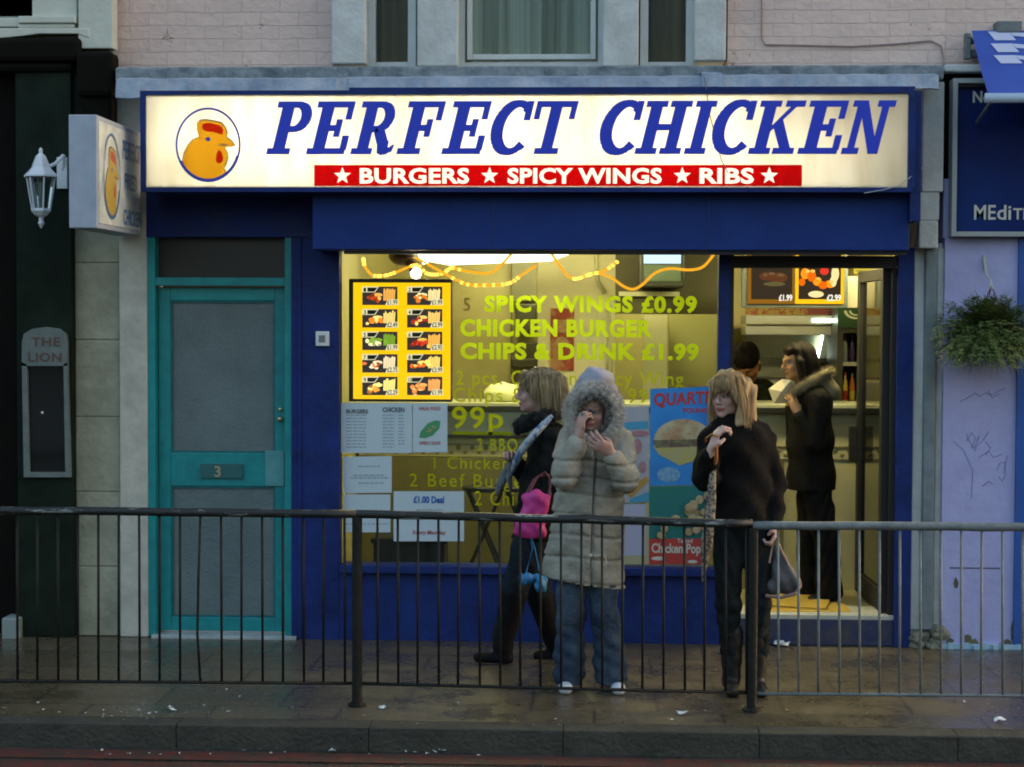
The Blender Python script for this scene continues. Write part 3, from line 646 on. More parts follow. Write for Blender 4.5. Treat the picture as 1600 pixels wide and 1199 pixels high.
# lettering on the side face: x axis of the face runs along +y
def side(mb, txt, y0, y1, z0, z1, bold):
    vs, fs = text_polys(txt, bold, 1.0); a = min(v[0] for v in vs); b = max(v[0] for v in vs)
    mb.add([(pXw + .0065, y0 + (v[0]-a)*(y1-y0)/(b-a), z0 + v[1]*(z1-z0)/.7) for v in vs], fs)
hh = Z1p - Z0p
mb = MB(); side(mb, 'PERFECT', -.47, -.07, Z0p + hh*.69, Z0p + hh*.86, .02); side(mb, 'FRIED', -.43, -.16, Z0p + hh*.41, Z0p + hh*.56, .02); side(mb, 'CHICKEN', -.46, -.06, Z0p + hh*.08, Z0p + hh*.22, .02)
mb.build('side_lettering', mat('faded blue vinyl', (.06, .16, .38), .5), ps)
ms = [MB() for _ in range(4)]
emblem(ms, lambda u, v: (u, v), 0)
for m_, mt, nm in zip(ms, (mat('faded orange vinyl', (.52, .36, .06), .5), mat('faded red vinyl', (.5, .09, .05), .5), MATS['faded blue vinyl'], grV), ('emblem_head', 'emblem_comb', 'emblem_ring', 'emblem_outline')):
    m_.v = [(pXw + .005 - v[1] * 1.0, Yn + .10 + v[0] * .34, Z0p + hh*.10 + v[2] * hh*.78) for v in m_.v]; m_.build(nm, mt, ps)
# ================================================================= wall lantern
c = P(64, 300, -.30)
lan = thing('wall_lantern', 'white unlit carriage lantern on the dark pub wall', 'lantern', (c.x, -.03, c.z))
u = 1/273.
zt = lambda py: P(64, py, -.30).z
mb = MB(); mb.lathe((c.x, c.y, 0), [(.004, zt(231)), (.012, zt(234)), (.012, zt(240)), (.03, zt(244)), (.045, zt(254)), (.055, zt(262)), (.075, zt(268)), (.098, zt(274)), (.10, zt(277)), (.07, zt(278))], 6)
mb.build('cap', M['white'], lan, bevel=.002)
mb = MB()
for k in range(6):
    a = k*math.pi/3; mb.tube([(c.x + .082*math.cos(a), c.y + .082*math.sin(a), zt(278)), (c.x + .052*math.cos(a), c.y + .052*math.sin(a), zt(328))], .0055, 6)
mb.lathe((c.x, c.y, 0), [(.055, zt(326)), (.058, zt(330)), (.035, zt(337)), (.014, zt(340)), (.014, zt(346)), (.02, zt(349)), (.003, zt(357))], 6)
mb.build('cage', M['white'], lan)
mb = MB(); mb.lathe((c.x, c.y, 0), [(.05, zt(327)), (.078, zt(279))], 6); mb.build('glass', glass('lantern glass', (.8, .85, .82), 1.0), lan)
mb = MB(); mb.tube([(c.x, c.y, zt(328)), (c.x, c.y, zt(285))], .012, 8); mb.build('candle_tube', mat('grey candle tube', (.25, .28, .28), .5), lan)
mb = MB(); mb.tube([(c.x + .03, c.y, zt(262)), (c.x + .07, c.y + .05, zt(255)), (c.x + .085, c.y + .15, zt(240)), (c.x + .07, c.y + .22, zt(240)), (c.x + .05, -.05, zt(262))], .011, 8); mb.box(c.x + .02, c.x + .08, -.06, -.04, zt(290), zt(240)); mb.build('wall_arm', M['white'], lan, smooth=False)
# ================================================================= menu case of the pub
mc = thing('menu_case', 'arched grey framed menu case on the dark green pub pilaster', 'notice case', P(73, 630, -.06))
Yc = -.075
oc = [(37, 746), (110, 746), (105, 535), (103, 522), (92, 514), (72, 511), (50, 514), (37, 522), (34, 535)]
pale = mat('weathered grey green frame', (.16, .19, .17), .6, (.10, .13, .12), 14)
mb = MB(); mb.ppoly([(37, 746), (46, 738), (42, 570), (34, 566)], Yc, -.04); mb.ppoly([(110, 746), (102, 738), (99, 570), (105, 566)], Yc, -.04); mb.ppoly([(37, 746), (110, 746), (102, 738), (46, 738)], Yc, -.04)
mb.ppoly([(34, 572), (105, 572), (105, 535), (103, 522), (92, 514), (72, 511), (50, 514), (37, 522), (34, 535)], Yc, -.04); mb.build('frame', pale, mc)
mb = MB(); mb.ppoly([(45, 739), (103, 739), (99, 571), (41, 571)], -.05, -.04); mb.build('display', mat('dark display', (.006, .007, .006), .12), mc)
mb = MB(); ptext(mb, 'THE', 49, 94, 541, 528, Yc - .002, .03, 1.1); ptext(mb, 'LION', 44, 96, 565, 552, Yc - .002, .03, 1.1); mb.build('case_lettering', mat('faded red brown letters', (.10, .055, .04), .6), mc)
MB().ball(P(66, 645, -.053), (.008, .004, .008)).build('pin', M['white'], mc)

# ================================================================= restaurant on the right
rest = rest0
mb = MB(); mb.box(P(1472, 600).x + .002, P(1586, 600).x, -.03, .4, .0, P(1500, 372).z); mb.box(P(1473, 300).x + .002, P(1497, 300).x, -.02, .4, P(1500, 372).z, P(1480, 280).z); mb.build('lilac_wall', M['lilac'], rest)
MB().box(P(1586, 600).x + .001, 6, -.05, .4, 0, P(1500, 372).z).build('blue_pilaster', M['bluetrim'], rest)
MB().box(P(1474, 300).x, 6, .03, .4, P(1500, 372).z, P(1500, 100).z).build('fascia_backing', M['pubblack'], rest)
MB().pb(1476, 100, 1900, 112, -.06, .2).build('cornice', M['render'], rest, bevel=.01)
mb = MB()
for i in range(9):
    c = P(1478 + i * 14 + R.uniform(-4, 4), 1022, -.06); mb.box(c.x, c.x + R.uniform(.03, .055), -.05 - R.random() * .02, -.02, .0, R.uniform(.02, .035))
mb.box(P(1472, 1024, -.05).x, 3.4, -.052, -.03, 0, .028)
mb.build('skirting_edge', mat('pale blue chipped edge', (.22, .42, .62), .6, (.40, .55, .62), 20), rest)
mb = MB()
for (cx, cy, sx, sz) in ((1484, 1008, 8, 12), (1496, 1012, 9, 7), (1512, 1002, 7, 15), (1524, 1006, 7, 8), (1562, 1010, 8, 6), (1574, 1006, 7, 10), (1582, 985, 3, 20), (1493, 912, 5, 10)):
    pts = [(cx + sx * R.uniform(.6, 1.1) * math.cos(a), cy + sz * R.uniform(.6, 1.1) * math.sin(a)) for a in np.linspace(0, 5.6, 8)]
    mb.ppoly(pts, -.0335, -.0305)
mb.build('peeled_patches', mat('bare plaster', (.17, .16, .06), .9, (.05, .05, .05), 14), rest)
# graffiti scratches
mb = MB()
def scr(pts): mb.tube([P(x, y, -.031) for x, y in pts], .0017, 4)
for pts in ([(1510, 678), (1515, 690), (1524, 705), (1530, 680), (1522, 700), (1535, 690), (1545, 674)], [(1510, 690), (1518, 676), (1524, 684), (1518, 700)], [(1490, 690), (1505, 703), (1520, 735), (1518, 780)], [(1530, 715), (1545, 705), (1552, 715), (1566, 710)], [(1558, 735), (1562, 724), (1570, 722), (1572, 740), (1566, 752), (1560, 745)], [(1574, 712), (1568, 740)],
            [(1500, 628), (1512, 622), (1524, 614), (1530, 620), (1540, 614), (1550, 618), (1560, 612), (1572, 606)], [(1545, 610), (1550, 622), (1562, 616)], [(1540, 690), (1548, 700), (1540, 712)], [(1535, 760), (1545, 752), (1552, 758)]): scr(pts)
mb.build('graffiti', mat('pencil graffiti', (.17, .15, .36), .7), rest)
MB().pb(1484, 887, 1563, 889, -.032, -.03).build('wall_crack', mat('crack', (.10, .09, .14), .9), rest)
rs = thing('restaurant_sign', 'navy signboard in pale frame above the lilac wall', 'sign', (P(1560, 250, -.1).x, -.1, 2.8))
mb = MB(); X0, X1, Z0, Z1 = RC(1488, 122, 1900, 370, -.12); t = .028
mb.box(X0, X0 + t, -.12, .0, Z0, Z1); mb.box(X0 + t, X1, -.12, .0, Z0, Z0 + t); mb.box(X0 + t, X1, -.12, 0, Z1 - t, Z1); mb.build('frame', M['greyframe'], rs, bevel=.003)
MB().box(X0 + t, X1, -.07, -.02, Z0 + t, Z1 - t).build('board', M['signnavy'], rs)
MB().box(X0 + t, X1, -.10, -.07, P(1530, 136, -.1).z, Z1 - t).build('painted_shadow_strip', M['dark'], rs)  # solid near-black strip, shade along the board's top put in as colour
mb = MB(); ptext(mb, 'No', 1520, 1548, 160, 143, -.075, .03); ptext(mb, 'ME', 1522, 1556, 343, 321, -.075, .015); ptext(mb, 'di', 1558, 1580, 343, 321, -.075, .015); ptext(mb, 'TERRANEAN', 1583, 1720, 343, 326, -.075, .015)
mb.build('sign_lettering', mat('cream letters', (.62, .62, .55), .5), rs)
# awning with rolled front bar
aw = thing('blue_awning', 'blue fabric awning with white lettering above the navy signboard', 'awning', P(1560, 50, .05))
A, B = P(1518, 48, .02), P(1545, 150, -.55)
XR = 4.6; n = 14
mb = MB()
def awp(x, t, dy=0): return (x + (B.x - A.x) * t, A.y + (B.y - A.y) * t + dy, A.z + (B.z - A.z) * t - .02*math.sin(math.pi*t))
for i in range(n):
    t0, t1 = i/n, (i+1)/n; mb.quad(awp(A.x, t1), awp(XR, t1), awp(XR, t0), awp(A.x, t0))
mb.build('canopy', mat('blue awning cloth', (.025, .07, .36), .7, (.03, .09, .42), 3), aw)
mb = MB()
def awpoly(pts):
    mb.add([(awp(A.x + u_, v_)[0], awp(A.x + u_, v_)[1] - .004, awp(A.x + u_, v_)[2] + .002) for u_, v_ in pts], [tuple(range(len(pts)))])
for r_ in range(3):
    v0 = .02 + r_*.165
    for o_ in (.09, .62, 1.15, 1.68):
        awpoly([(o_, v0), (o_ + .12, v0), (o_ + .15, v0 + .12), (o_ + .03, v0 + .12)]); awpoly([(o_ + .12, v0), (o_ + .42, v0 + .07), (o_ + .42, v0 + .125), (o_ + .14, v0 + .06)]); awpoly([(o_ + .30, v0 - .015), (o_ + .42, v0 - .015), (o_ + .42, v0 + .07), (o_ + .31, v0 + .045)])
mb.build('awning_lettering', mat('white awning print', (.50, .55, .72), .7), aw)
mb = MB(); mb.tube([(B.x - .02, B.y, B.z - .012), (XR + .1, B.y, B.z - .012)], .027, 12); mb.build('front_bar', mat('white roller bar', (.55, .62, .72), .5), aw, smooth=True)
mb = MB(); mb.pb(1508, 52, 1517, 92, -.02, .03); mb.pb(1517, 78, 1534, 88, .0, .09); mb.pb(1558, 33, 1597, 50, -.01, .1); mb.tube([P(1512, 55, -.02), P(1520, 68, .02)], .015, 6)
mb.tube([(B.x + .03, B.y, B.z), (B.x + .03, -.1, B.z - .1)], .010, 6)
mb.build('brackets', M['galv'], aw, bevel=.003)

# ================================================================= hanging basket
hb = thing('hanging_basket', 'hanging basket of trailing green foliage on the lilac wall', 'hanging plant', P(1540, 520, -.30))
cb_ = P(1545, 505, -.30)
mb = MB()
mb.tube([P(1537, 400, -.03), P(1540, 425, -.03)], .012, 6); mb.tube([P(1537, 402, -.03), P(1541, 430, -.12), P(1548, 440, -.26), P(1551, 452, -.30), P(1545, 447, -.31)], .007, 6)
mb.build('wall_bracket', mat('white iron bracket', (.45, .47, .46), .5), hb)
mb = MB(); mb.lathe((cb_.x, cb_.y, cb_.z - .20), [(.04, 0), (.075, .02), (.10, .09), (.125, .16)], 14); mb.build('pot', mat('dark green pot', (.03, .05, .02), .8, (.06, .07, .03), 20), hb)
for a in range(3):
    pass
mb = MB(); top = P(1549, 447, -.30)
for a in range(3):
    an = a * 2.1; mb.tube([top, (cb_.x + .12*math.cos(an), cb_.y + .12*math.sin(an), cb_.z - .04)], .003, 4)
mb.build('chain', M['dark'], hb)
def foliage(c):
    mb = MB()
    for i in range(2300):
        th = R.uniform(0, 2*math.pi); el = R.uniform(-.55, 1.35); L = R.uniform(.12, .34) * (1.0 if el < .9 else .75)
        d = Vector((math.cos(th)*math.cos(el), math.sin(th)*math.cos(el), math.sin(el)))
        base = c + Vector((d.x*.05, d.y*.05, -.06 + .02*d.z)); p = base.copy(); v = d.copy(); prev = None; mb.cur = R.choice([0, 0, 1, 2])
        sidev = d.cross(Vector((0, 0, 1))); sidev = sidev.normalized() if sidev.length > .01 else Vector((1, 0, 0)); sidev = (sidev + Vector((0, 0, R.uniform(-.6, .6)))).normalized()
        ns = 5
        for k in range(ns):
            q = p + v * (L / ns); v = (v + Vector((0, 0, -.17))).normalized()
            # leaflets along the stem
            for sgn in (-1, 1):
                lf = (sidev*sgn*.8 + v*.6).normalized() * R.uniform(.016, .034); wv = v * .006
                mb.add([p + wv*0, p + lf*.5 + wv, p + lf, p + lf*.5 - wv], [(0, 1, 2, 3)])
            mb.add([p - sidev*.0015, p + sidev*.0015, q + sidev*.001, q - sidev*.001], [(0, 1, 2, 3)])
            p = q
    return mb
foliage(cb_ + Vector((0, 0, .0))).build('foliage', [mat('leaf green', (.09, .14, .03), .6), mat('dark leaf', (.045, .08, .02), .6), mat('dry leaf', (.16, .18, .05), .7)], hb)

# ================================================================= guard railing (three panels)
def gpt(px, py): return G(px, py, 0.0)
YR = G(558, 1103).y
def panel(pa, pb, ta, tb, ba, bb, matr, matb, label, post_px, n, dark_to=None, bend=None, barx=None):
    """pa,pb: pixel ends; ta,tb: y pixel of the top rail centre at the ends; ba,bb: bottom rail"""
    A_, B_ = P(pa, ta, YR), P(pb, tb, YR); C_, D_ = P(pa, ba, YR), P(pb, bb, YR)
    t = thing('guard_railing', label, 'railing', ((A_.x + B_.x)/2, YR, 0), 'steel guard railing panels along the kerb')
    nseg = 16; jit = [Vector((0, R.uniform(-.0015, .0015), R.uniform(-.002, .002))) for _ in range(nseg + 1)]
    mb = MB(); mb.tube([A_.lerp(B_, i/nseg) + jit[i] for i in range(nseg + 1)], .021, 10); mb.build('top_rail', matr, t, smooth=True)
    mb = MB(); mb.tube([C_, D_], .0085, 8); mb.build('bottom_rail', matb, t, smooth=True)
    if post_px:
        X = P(post_px, 950, YR).x; zt_ = A_.lerp(B_, (post_px - pa)/(pb - pa)).z
        mb = MB(); mb.tube([(X, YR, -.05), (X, YR, zt_ - .012)], .025, 12); mb.lathe((X, YR, 0), [(.045, 0), (.045, .012), (.03, .02)], 12); mb.build('post', M['railblk'], t, smooth=False)
    if pb > 1600:
        X = P(pb, 950, YR).x; mb = MB(); mb.tube([(X, YR, -.05), (X, YR, B_.z - .012)], .025, 12); mb.build('post', M['railblk'], t)
    for i in range(n):
        u_ = (i + .5) / n if barx is None else (barx[i] - pa) / (pb - pa); a = A_.lerp(B_, u_); b = C_.lerp(D_, u_); mid = None
        pts = [b, a]
        if bend and i in bend: pts = [b + Vector((.0, 0, 0)), b.lerp(a, .28) + Vector((-.018, .01, 0)), b.lerp(a, .6) + Vector((-.012, .005, 0)), a]
        else: pts = [b + Vector((R.uniform(-.004, .004), 0, 0)), a]
        mb = MB(); mb.tube(pts, .0065, 7); mb.build('bar', matb, t, smooth=True)
    return t
bl = [(-30 + 31.6 * i) for i in range(0, 19)]
panel(-330, 557, 795, 803, 1062, 1068, M['railmix'], M['railblk'], 'black peeling railing panel in front of the pub and the teal door', None, 28, bend=(20,), barx=[-320 + 31.8*i for i in range(28)])
panel(557, 1176, 803, 819, 1068, 1083, M['railmix'], M['railblk'], 'black railing panel in front of the shop window and waiting women', 558, 19, barx=[590 + 32*i for i in range(19)][:18] + [1166])
panel(1176, 1900, 821, 826, 1084, 1090, M['galv'], M['galv'], 'bare galvanised railing panel in front of the shop door', 1176, 22, barx=[1216 + 32*i for i in range(22)])
# ================================================================= shop interior
cab = M
XI0, XI1 = P(529, 600, .12).x - .02, P(1402, 600, .12).x + .12
ZF, ZC, YB = .175, 2.62, 3.3
wallm = mat('cream tiles', (.42, .38, .18), .4, (.36, .33, .15), 5)
mb = MB(); mb.box(XI0, XI1, YB, YB + .1, 0, ZC); mb.box(XI0 - .1, XI0, .13, YB, 0, ZC); mb.box(XI1, XI1 + .1, .13, YB, 0, ZC)
mb.box(XI0, XI1, .13, .2, P(800, 388, .13).z, ZC)
mb.build('interior_walls', wallm, shop)
MB().box(XI0, XI1, .16, YB + .1, ZC, ZC + .08).build('ceiling', mat('ceiling white', (.6, .58, .45), .8), shop)
MB().box(XI0, XI1, .17, YB, ZF - .1, ZF).build('shop_floor', mat('worn ochre floor', (.30, .27, .12), .35, (.20, .18, .08), 5), shop)
# lamps
def tubefit(x0, x1, y, z, nm_label, s=9.0, w=.10):
    t = thing('ceiling_light', nm_label, 'light', ((x0+x1)/2, y, z), 'fluorescent lights on the shop ceiling')
    MB().box(x0 - .03, x1 + .03, y - w*.7, y + w*.7, z + .03, ZC - .002).build('housing', M['white'], t, bevel=.004)
    MB().box(x0, x1, y - w/2, y + w/2, z, z + .028).build('diffuser', emis('warm tube %g' % s, (1.0, .86, .42), s), t)
tubefit(-.85, .2, .62, 2.50, 'fluorescent batten on the ceiling nearest the window', 13)
tubefit(1.05, 1.95, .62, 2.50, 'fluorescent batten on the ceiling near the drinks fridge', 13)
tubefit(-.75, .45, 2.5, 2.50, 'fluorescent batten on the ceiling over the left back of the kitchen', 11)
# glowing pelmet light seen at the top of the window
t = thing('pelmet_light', 'bright cream light pelmet glowing across the top left of the shop window', 'light', P(770, 400, .9))
mb = MB(); mb.ppoly([(650, 385), (888, 385), (888, 398), (860, 408), (700, 414), (655, 406)], .95, 1.02); mb.build('diffuser', emis('pelmet glow', (1.0, .86, .55), 0.7200), t)
mb = MB(); mb.ppoly([(640, 372), (900, 372), (895, 385), (645, 385)], .90, 1.1); mb.box(P(700, 380, 1).x, P(700, 380, 1).x + .03, .97, 1.0, P(700, 380, 1).z, ZC); mb.box(P(840, 380, 1).x, P(840, 380, 1).x + .03, .97, 1.0, P(700, 380, 1).z, ZC); mb.build('reflector', M['white'], t)
# counter
ct = thing('counter', 'long tall takeaway counter with cream front and dark top', 'counter', (P(1000, 800, 1.0).x, 1.0, ZF))
zt = P(1250, 633, 1.0).z
cX0, cX1 = P(560, 700, 1.0).x, XI1 - .003
mb = MB(); mb.box(cX0, cX1, 1.02, 1.55, ZF, zt - .06); mb.build('front', mat('glossy cream counter tiles', (.54, .52, .30), .3, (.46, .44, .25), 4), ct)
mb = MB(); mb.box(cX0 - .03, cX1, .97, 1.6, zt - .055, zt - .018); mb.build('top_edge', mat('dark counter edge', (.02, .022, .015), .4), ct, bevel=.003)
MB().box(cX0 - .025, cX1, .975, 1.6, zt - .017, zt).build('worktop', mat('pale worktop', (.45, .46, .32), .3), ct)
mb = MB(); z7 = P(1350, 720, 1.0).z; z6 = P(1350, 698, 1.0).z
mb.box(cX0, cX1, 1.014, 1.021, z7 + .002, z7 + .008); mb.box(cX0, cX1, 1.014, 1.021, z6 - .008, z6 - .002)
x = cX0 + .02
while x < cX1 - .06:
    mb.ball((x, 1.018, (z6 + z7)/2 + .02), (.016, .003, .018), 8, 4); mb.ball((x + .045, 1.018, (z6 + z7)/2 - .012), (.014, .003, .012), 8, 4); x += .09
mb.build('tile_border', mat('brown printed border', (.20, .18, .08), .5), ct)
mb = MB(); mb.box(P(560, 700, 1.0).x, P(850, 700, 1).x, 1.002, 1.018, P(750, 679, 1).z, P(750, 642, 1).z); mb.build('steel_panel', M['steel'], ct)
MB().box(P(560, 700, 1.0).x, P(850, 700, 1).x, .99, 1.018, P(750, 684, 1).z, P(750, 680, 1).z).build('panel_trim', M['dark'], ct)
MB().box(cX0, P(1225, 800, 1).x, 1.013, 1.019, ZF, z7 - .01).build('lower_panel', mat('olive counter panel', (.20, .18, .055), .45, (.155, .14, .042), 4), ct)
# column and things behind the counter
MB().pb(840, 380, 960, 900, 2.3, 2.6).build('white_column', mat('bright cream column', (.80, .76, .56), .5, (.72, .68, .50), 3), shop)
pp = thing('wall_pipes', 'pair of pale vertical pipes down the edge of the white column', 'pipe', P(950, 600, 2.25))
for px in (948, 956): MB().tube([P(px, 470, 2.27), P(px, 640, 2.27)], .010, 8).build('pipe', mat('pale pipe', (.55, .54, .40), .4), pp, smooth=True)
MB().tube([P(930, 380, 2.27), P(934, 440, 2.25), P(945, 458, 2.27)], .016, 8).build('elbow', MATS['pale pipe'], pp, smooth=True)
MB().pb(962, 375, 1122, 491, 1.75, 2.0).build('brown_bulkhead', mat('brown bulkhead', (.10, .09, .05), .6, (.07, .06, .035), 4), shop)
MB().pb(967, 456, 1062, 463, 1.70, 1.745).build('bulkhead_lip', mat('pale strip', (.7, .68, .5), .4), shop)
MB().pb(1005, 492, 1042, 660, 2.7, 2.9).build('pale_partition', mat('pale partition', (.55, .54, .36), .5), shop)
MB().pb(1045, 492, 1140, 660, 3.0, 3.2).build('olive_partition', mat('olive partition', (.34, .33, .14), .5), shop)
tv = thing('television', 'box television high inside the window with pale blue lit screen', 'television', P(1038, 420, 1.5))
MB().pb(1000, 380, 1070, 448, 1.35, 1.74).build('cabinet', mat('dark grey tv', (.05, .055, .05), .4), tv, bevel=.01)
MB().pb(1006, 384, 1064, 412, 1.335, 1.352).build('screen', emis('tv screen', (.62, .80, 1.0), 0.2100), tv)
MB().pb(1006, 414, 1064, 440, 1.338, 1.352).build('lower_screen', mat('dim tv glass', (.12, .16, .12), .25), tv)
po = thing('red_poster', 'narrow red food poster stuck on the white column', 'poster', P(878, 530, 2.28))
MB().pb(860, 482, 897, 579, 2.28, 2.298).build('sheet', mat('red poster paper', (.36, .05, .03), .5, (.45, .22, .12), 9, sharp=(.48, .56)), po)
mb = MB(); mb.pb(864, 500, 893, 520, 2.274, 2.279); mb.ball(P(878, 535, 2.27), (.05, .004, .04)); mb.build('print', mat('cream poster print', (.55, .45, .28), .5, (.4, .12, .06), 30), po)
mb = MB(); mb.pb(912, 486, 926, 496, 2.29, 2.298); mb.pb(930, 484, 946, 500, 2.29, 2.298); mb.pb(905, 510, 944, 560, 2.292, 2.298)
tag(mb.build('pinned_notice', mat('pinned notices', (.78, .76, .62), .6, (.60, .60, .50), 20)), 'pale notices pinned on the white column right of the red poster', 'notice')
ck = thing('kitchen_unit', 'dark kitchen unit on the back wall left of the white column', 'cabinet', P(820, 560, 3.1))
mb = MB(); mb.pb(805, 475, 838, 520, 3.05, 3.29); mb.pb(798, 560, 840, 575, 3.0, 3.29); mb.pb(812, 535, 838, 560, 3.1, 3.29); mb.build('case', mat('dark unit', (.045, .045, .03), .5), ck, bevel=.01)
mb = MB(); mb.pb(800, 395, 838, 470, 3.2, 3.29); mb.pb(798, 395, 800, 640, 3.26, 3.29); mb.build('door_panel', mat('khaki unit door', (.16, .155, .10), .5), ck)
bn = thing('wrapped_bundle', 'large pale cream rounded bag sitting on the counter', 'bag', P(785, 630, 1.2))
mb = MB(); cbn = P(784, 615, 1.2); mb.ball(cbn, (.118, .10, .07), 22, 14); mb.v = [(v[0], v[1], v[2] + .006*math.sin(v[0]*90) + .004*math.sin(v[1]*70)) for v in mb.v]; mb.build('bag', mat('cream plastic', (.75, .74, .42), .35, (.6, .6, .3), 8), bn, smooth=True)
mb = MB(); mb.tube([cbn + Vector((.09, 0, .04)), cbn + Vector((.13, -.02, .06)), cbn + Vector((.15, -.02, .03))], [.02, .012, .022], 8); mb.build('knot', MATS['cream plastic'], bn)
# stools with crossed legs, seat top at y 765
def stool(px, lab):
    c = P(px, 770, .72); t = thing('bar_stool', lab, 'stool', (c.x, .72, ZF), 'black folding stools in the window')
    MB().lathe((c.x, c.y, P(px, 768, .72).z), [(.10, 0), (.14, .01), (.14, .03), (.12, .04)], 18).build('seat', mat('black stool', (.015, .015, .012), .5), t, smooth=False)
    zs_ = P(px, 768, .72).z
    for sx in (-1, 1):
        mb = MB(); mb.tube([(c.x + sx*.11, c.y - .04*sx, zs_), (c.x - sx*.16, c.y + .04*sx, ZF + .01)], .011, 8); mb.build('leg', MATS['black stool'], t)
        mb = MB(); mb.tube([(c.x + sx*.11, c.y + .16, zs_), (c.x - sx*.16, c.y + .18, ZF + .01)], .011, 8); mb.build('leg', MATS['black stool'], t)
    MB().tube([(c.x - .08, c.y - .02, ZF + .18), (c.x + .08, c.y + .02, ZF + .18)], .008, 6).build('stretcher', MATS['black stool'], t)
stool(757, 'black folding stool with crossed legs behind the window, left of the walking woman')
stool(818, 'black folding stool behind the window mostly hidden by the walking woman')
bt = thing('storage_box', 'low black box on the floor right behind the lower window pane', 'box', P(640, 880, .35))
mb = MB(); mb.pb(583, 846, 694, 905, .30, .62); mb.build('body', mat('black box', (.012, .012, .012), .5), bt, bevel=.01)
mb = MB(); mb.pb(579, 842, 698, 850, .285, .64); mb.build('lid', MATS['black box'], bt, bevel=.004)
# overhead menus over the door
om = thing('overhead_menu', 'two-panel yellow lit menu hanging over the counter above the doorway', 'menu board', P(1240, 440, 1.0))
MB().pb(1160, 392, 1325, 481, .90, 1.0).build('frame', mat('grey menu frame', (.10, .12, .12), .4), om, bevel=.004)
mb = MB(); mb.pb(1168, 396, 1242, 475, .893, .899); mb.build('dim_panel', emis('dim menu yellow', (.55, .24, .02), 0.0720), om)
mb = MB(); mb.pb(1243, 396, 1319, 475, .893, .899); mb.build('bright_panel', emis('menu yellow', (1.0, .52, .01), 0.1680), om)
mb = MB(); mb.pb(1174, 396, 1238, 468, .888, .892); mb.pb(1248, 396, 1314, 468, .888, .892); mb.build('picture', emis('menu photo dark', (.05, .035, .02), 0.1200), om)
def dots(pts, Y, rgb, s, nm, par, th=.003):
    mb = MB()
    for (px, py, rx, ry) in pts: c = P(px, py, Y); mb.ball(c, (rx*.85/240., th, ry*.85/240.), 12, 6)
    mb.build(nm, emis(nm + ' print', tuple(v**1.5 for v in rgb), s*.20), par, smooth=True)
dots([(1258, 428, 8, 10), (1277, 440, 8, 8), (1297, 444, 9, 7)], .886, (1, .42, .05), .9, 'fried_pieces', om); dots([(1268, 431, 8, 11), (1286, 446, 8, 7), (1253, 441, 6, 7)], .8845, (.85, .27, .03), .8, 'darker_fried_pieces', om); dots([(1262, 424, 4, 3), (1270, 424, 4, 3), (1279, 436, 4, 2), (1299, 441, 5, 2)], .883, (1, .62, .2), .9, 'glaze', om)
dots([(1305, 428, 7, 14), (1302, 440, 6, 10), (1275, 460, 14, 6)], .885, (1, .85, .5), .75, 'chips', om)
dots([(1288, 424, 8, 7)], .884, (.8, .12, .08), .8, 'drink', om)
dots([(1200, 432, 16, 8), (1216, 434, 17, 9)], .886, (.40, .2, .10), .35, 'dim_burger', om); dots([(1206, 428, 6, 3), (1220, 430, 7, 3), (1196, 430, 4, 3)], .884, (.5, .33, .2), .35, 'dim_seeds', om)
dots([(1210, 444, 20, 4)], .884, (.4, .36, .18), .35, 'dim_cheese', om)
mb = MB(); ptext(mb, '£2.99', 1292, 1314, 470, 461, .882, .03); ptext(mb, '£1.99', 1217, 1238, 470, 461, .882, .03); mb.build('menu_price', emis('menu price white', (1, .95, .8), 0.1500), om)
mb = MB(); mb.pb(1320, 432, 1346, 481, .97, .99); tag(mb.build('notice_card', mat('cream card', (.62, .58, .42), .6)), 'plain cream card hanging right of the overhead menu', 'notice')
mb = MB(); mb.pb(1335, 405, 1402, 428, 1.25, 1.28); x_ = mb.build('yellow_price_board', emis('yellow board', (.9, .7, .05), .12)); tag(x_, 'thin yellow price board above the drinks fridge', 'menu board')
mb = MB()
for k in range(5): mb.pb(1337, 407 + k*4, 1400, 408.2 + k*4, 1.24, 1.249)
mb.build('printed_lines', mat('black print', (.02, .02, .02), .6), x_)
# extractor hood + back splash
eh = thing('extractor_hood', 'steel extractor hood behind the counter with a tube reflection made as a glowing bar', 'extractor hood', P(1235, 520, 2.9))
mb = MB(); mb.pb(1165, 493, 1307, 507, 2.45, 2.9); mb.pb(1165, 508, 1307, 524, 2.5, 2.9); mb.build('canopy', M['steel'], eh, bevel=.004)
mb = MB(); mb.pb(1160, 524, 1307, 640, 3.1, 3.15); mb.build('back_panel', mat('greasy steel', (.30, .31, .24), .35, (.22, .22, .15), 3, metal=.7), eh)
mb = MB(); mb.pb(1165, 590, 1307, 600, 2.9, 3.09); mb.pb(1165, 560, 1307, 566, 2.98, 3.09); mb.build('shelf', mat('dark shelf', (.05, .05, .035), .4), eh)
mb = MB(); mb.tube([P(1285, 522, 3.0), P(1277, 560, 3.0)], .012, 8); mb.build('tube_reflection', emis('glowing tube reflection', (.85, 1, .8), 1.6), eh)  # glowing bar stands in for a fluorescent reflection on the steel
mb = MB(); mb.pb(1270, 499, 1300, 503, 2.43, 2.449); mb.build('strip_lamp', emis('hood strip', (.8, 1, .75), 2.5), eh)
mb = MB(); mb.pb(1165, 482, 1262, 492, 2.6, 2.64); mb.build('price_strip', mat('yellow strip', (.40, .28, .05), .5, (.35, .06, .03), 30, sharp=(.5, .52)), eh)
mb = MB(); mb.pb(1262, 482, 1307, 492, 2.6, 2.64); mb.build('red_strip', mat('red strip', (.22, .03, .02), .5), eh)
mb = MB(); c = P(1215, 590, 2.7); mb.box(c.x - .18, c.x + .2, 2.55, 2.85, 1.0, c.z - .02); mb.build('fryer', M['steel'], eh, bevel=.01)
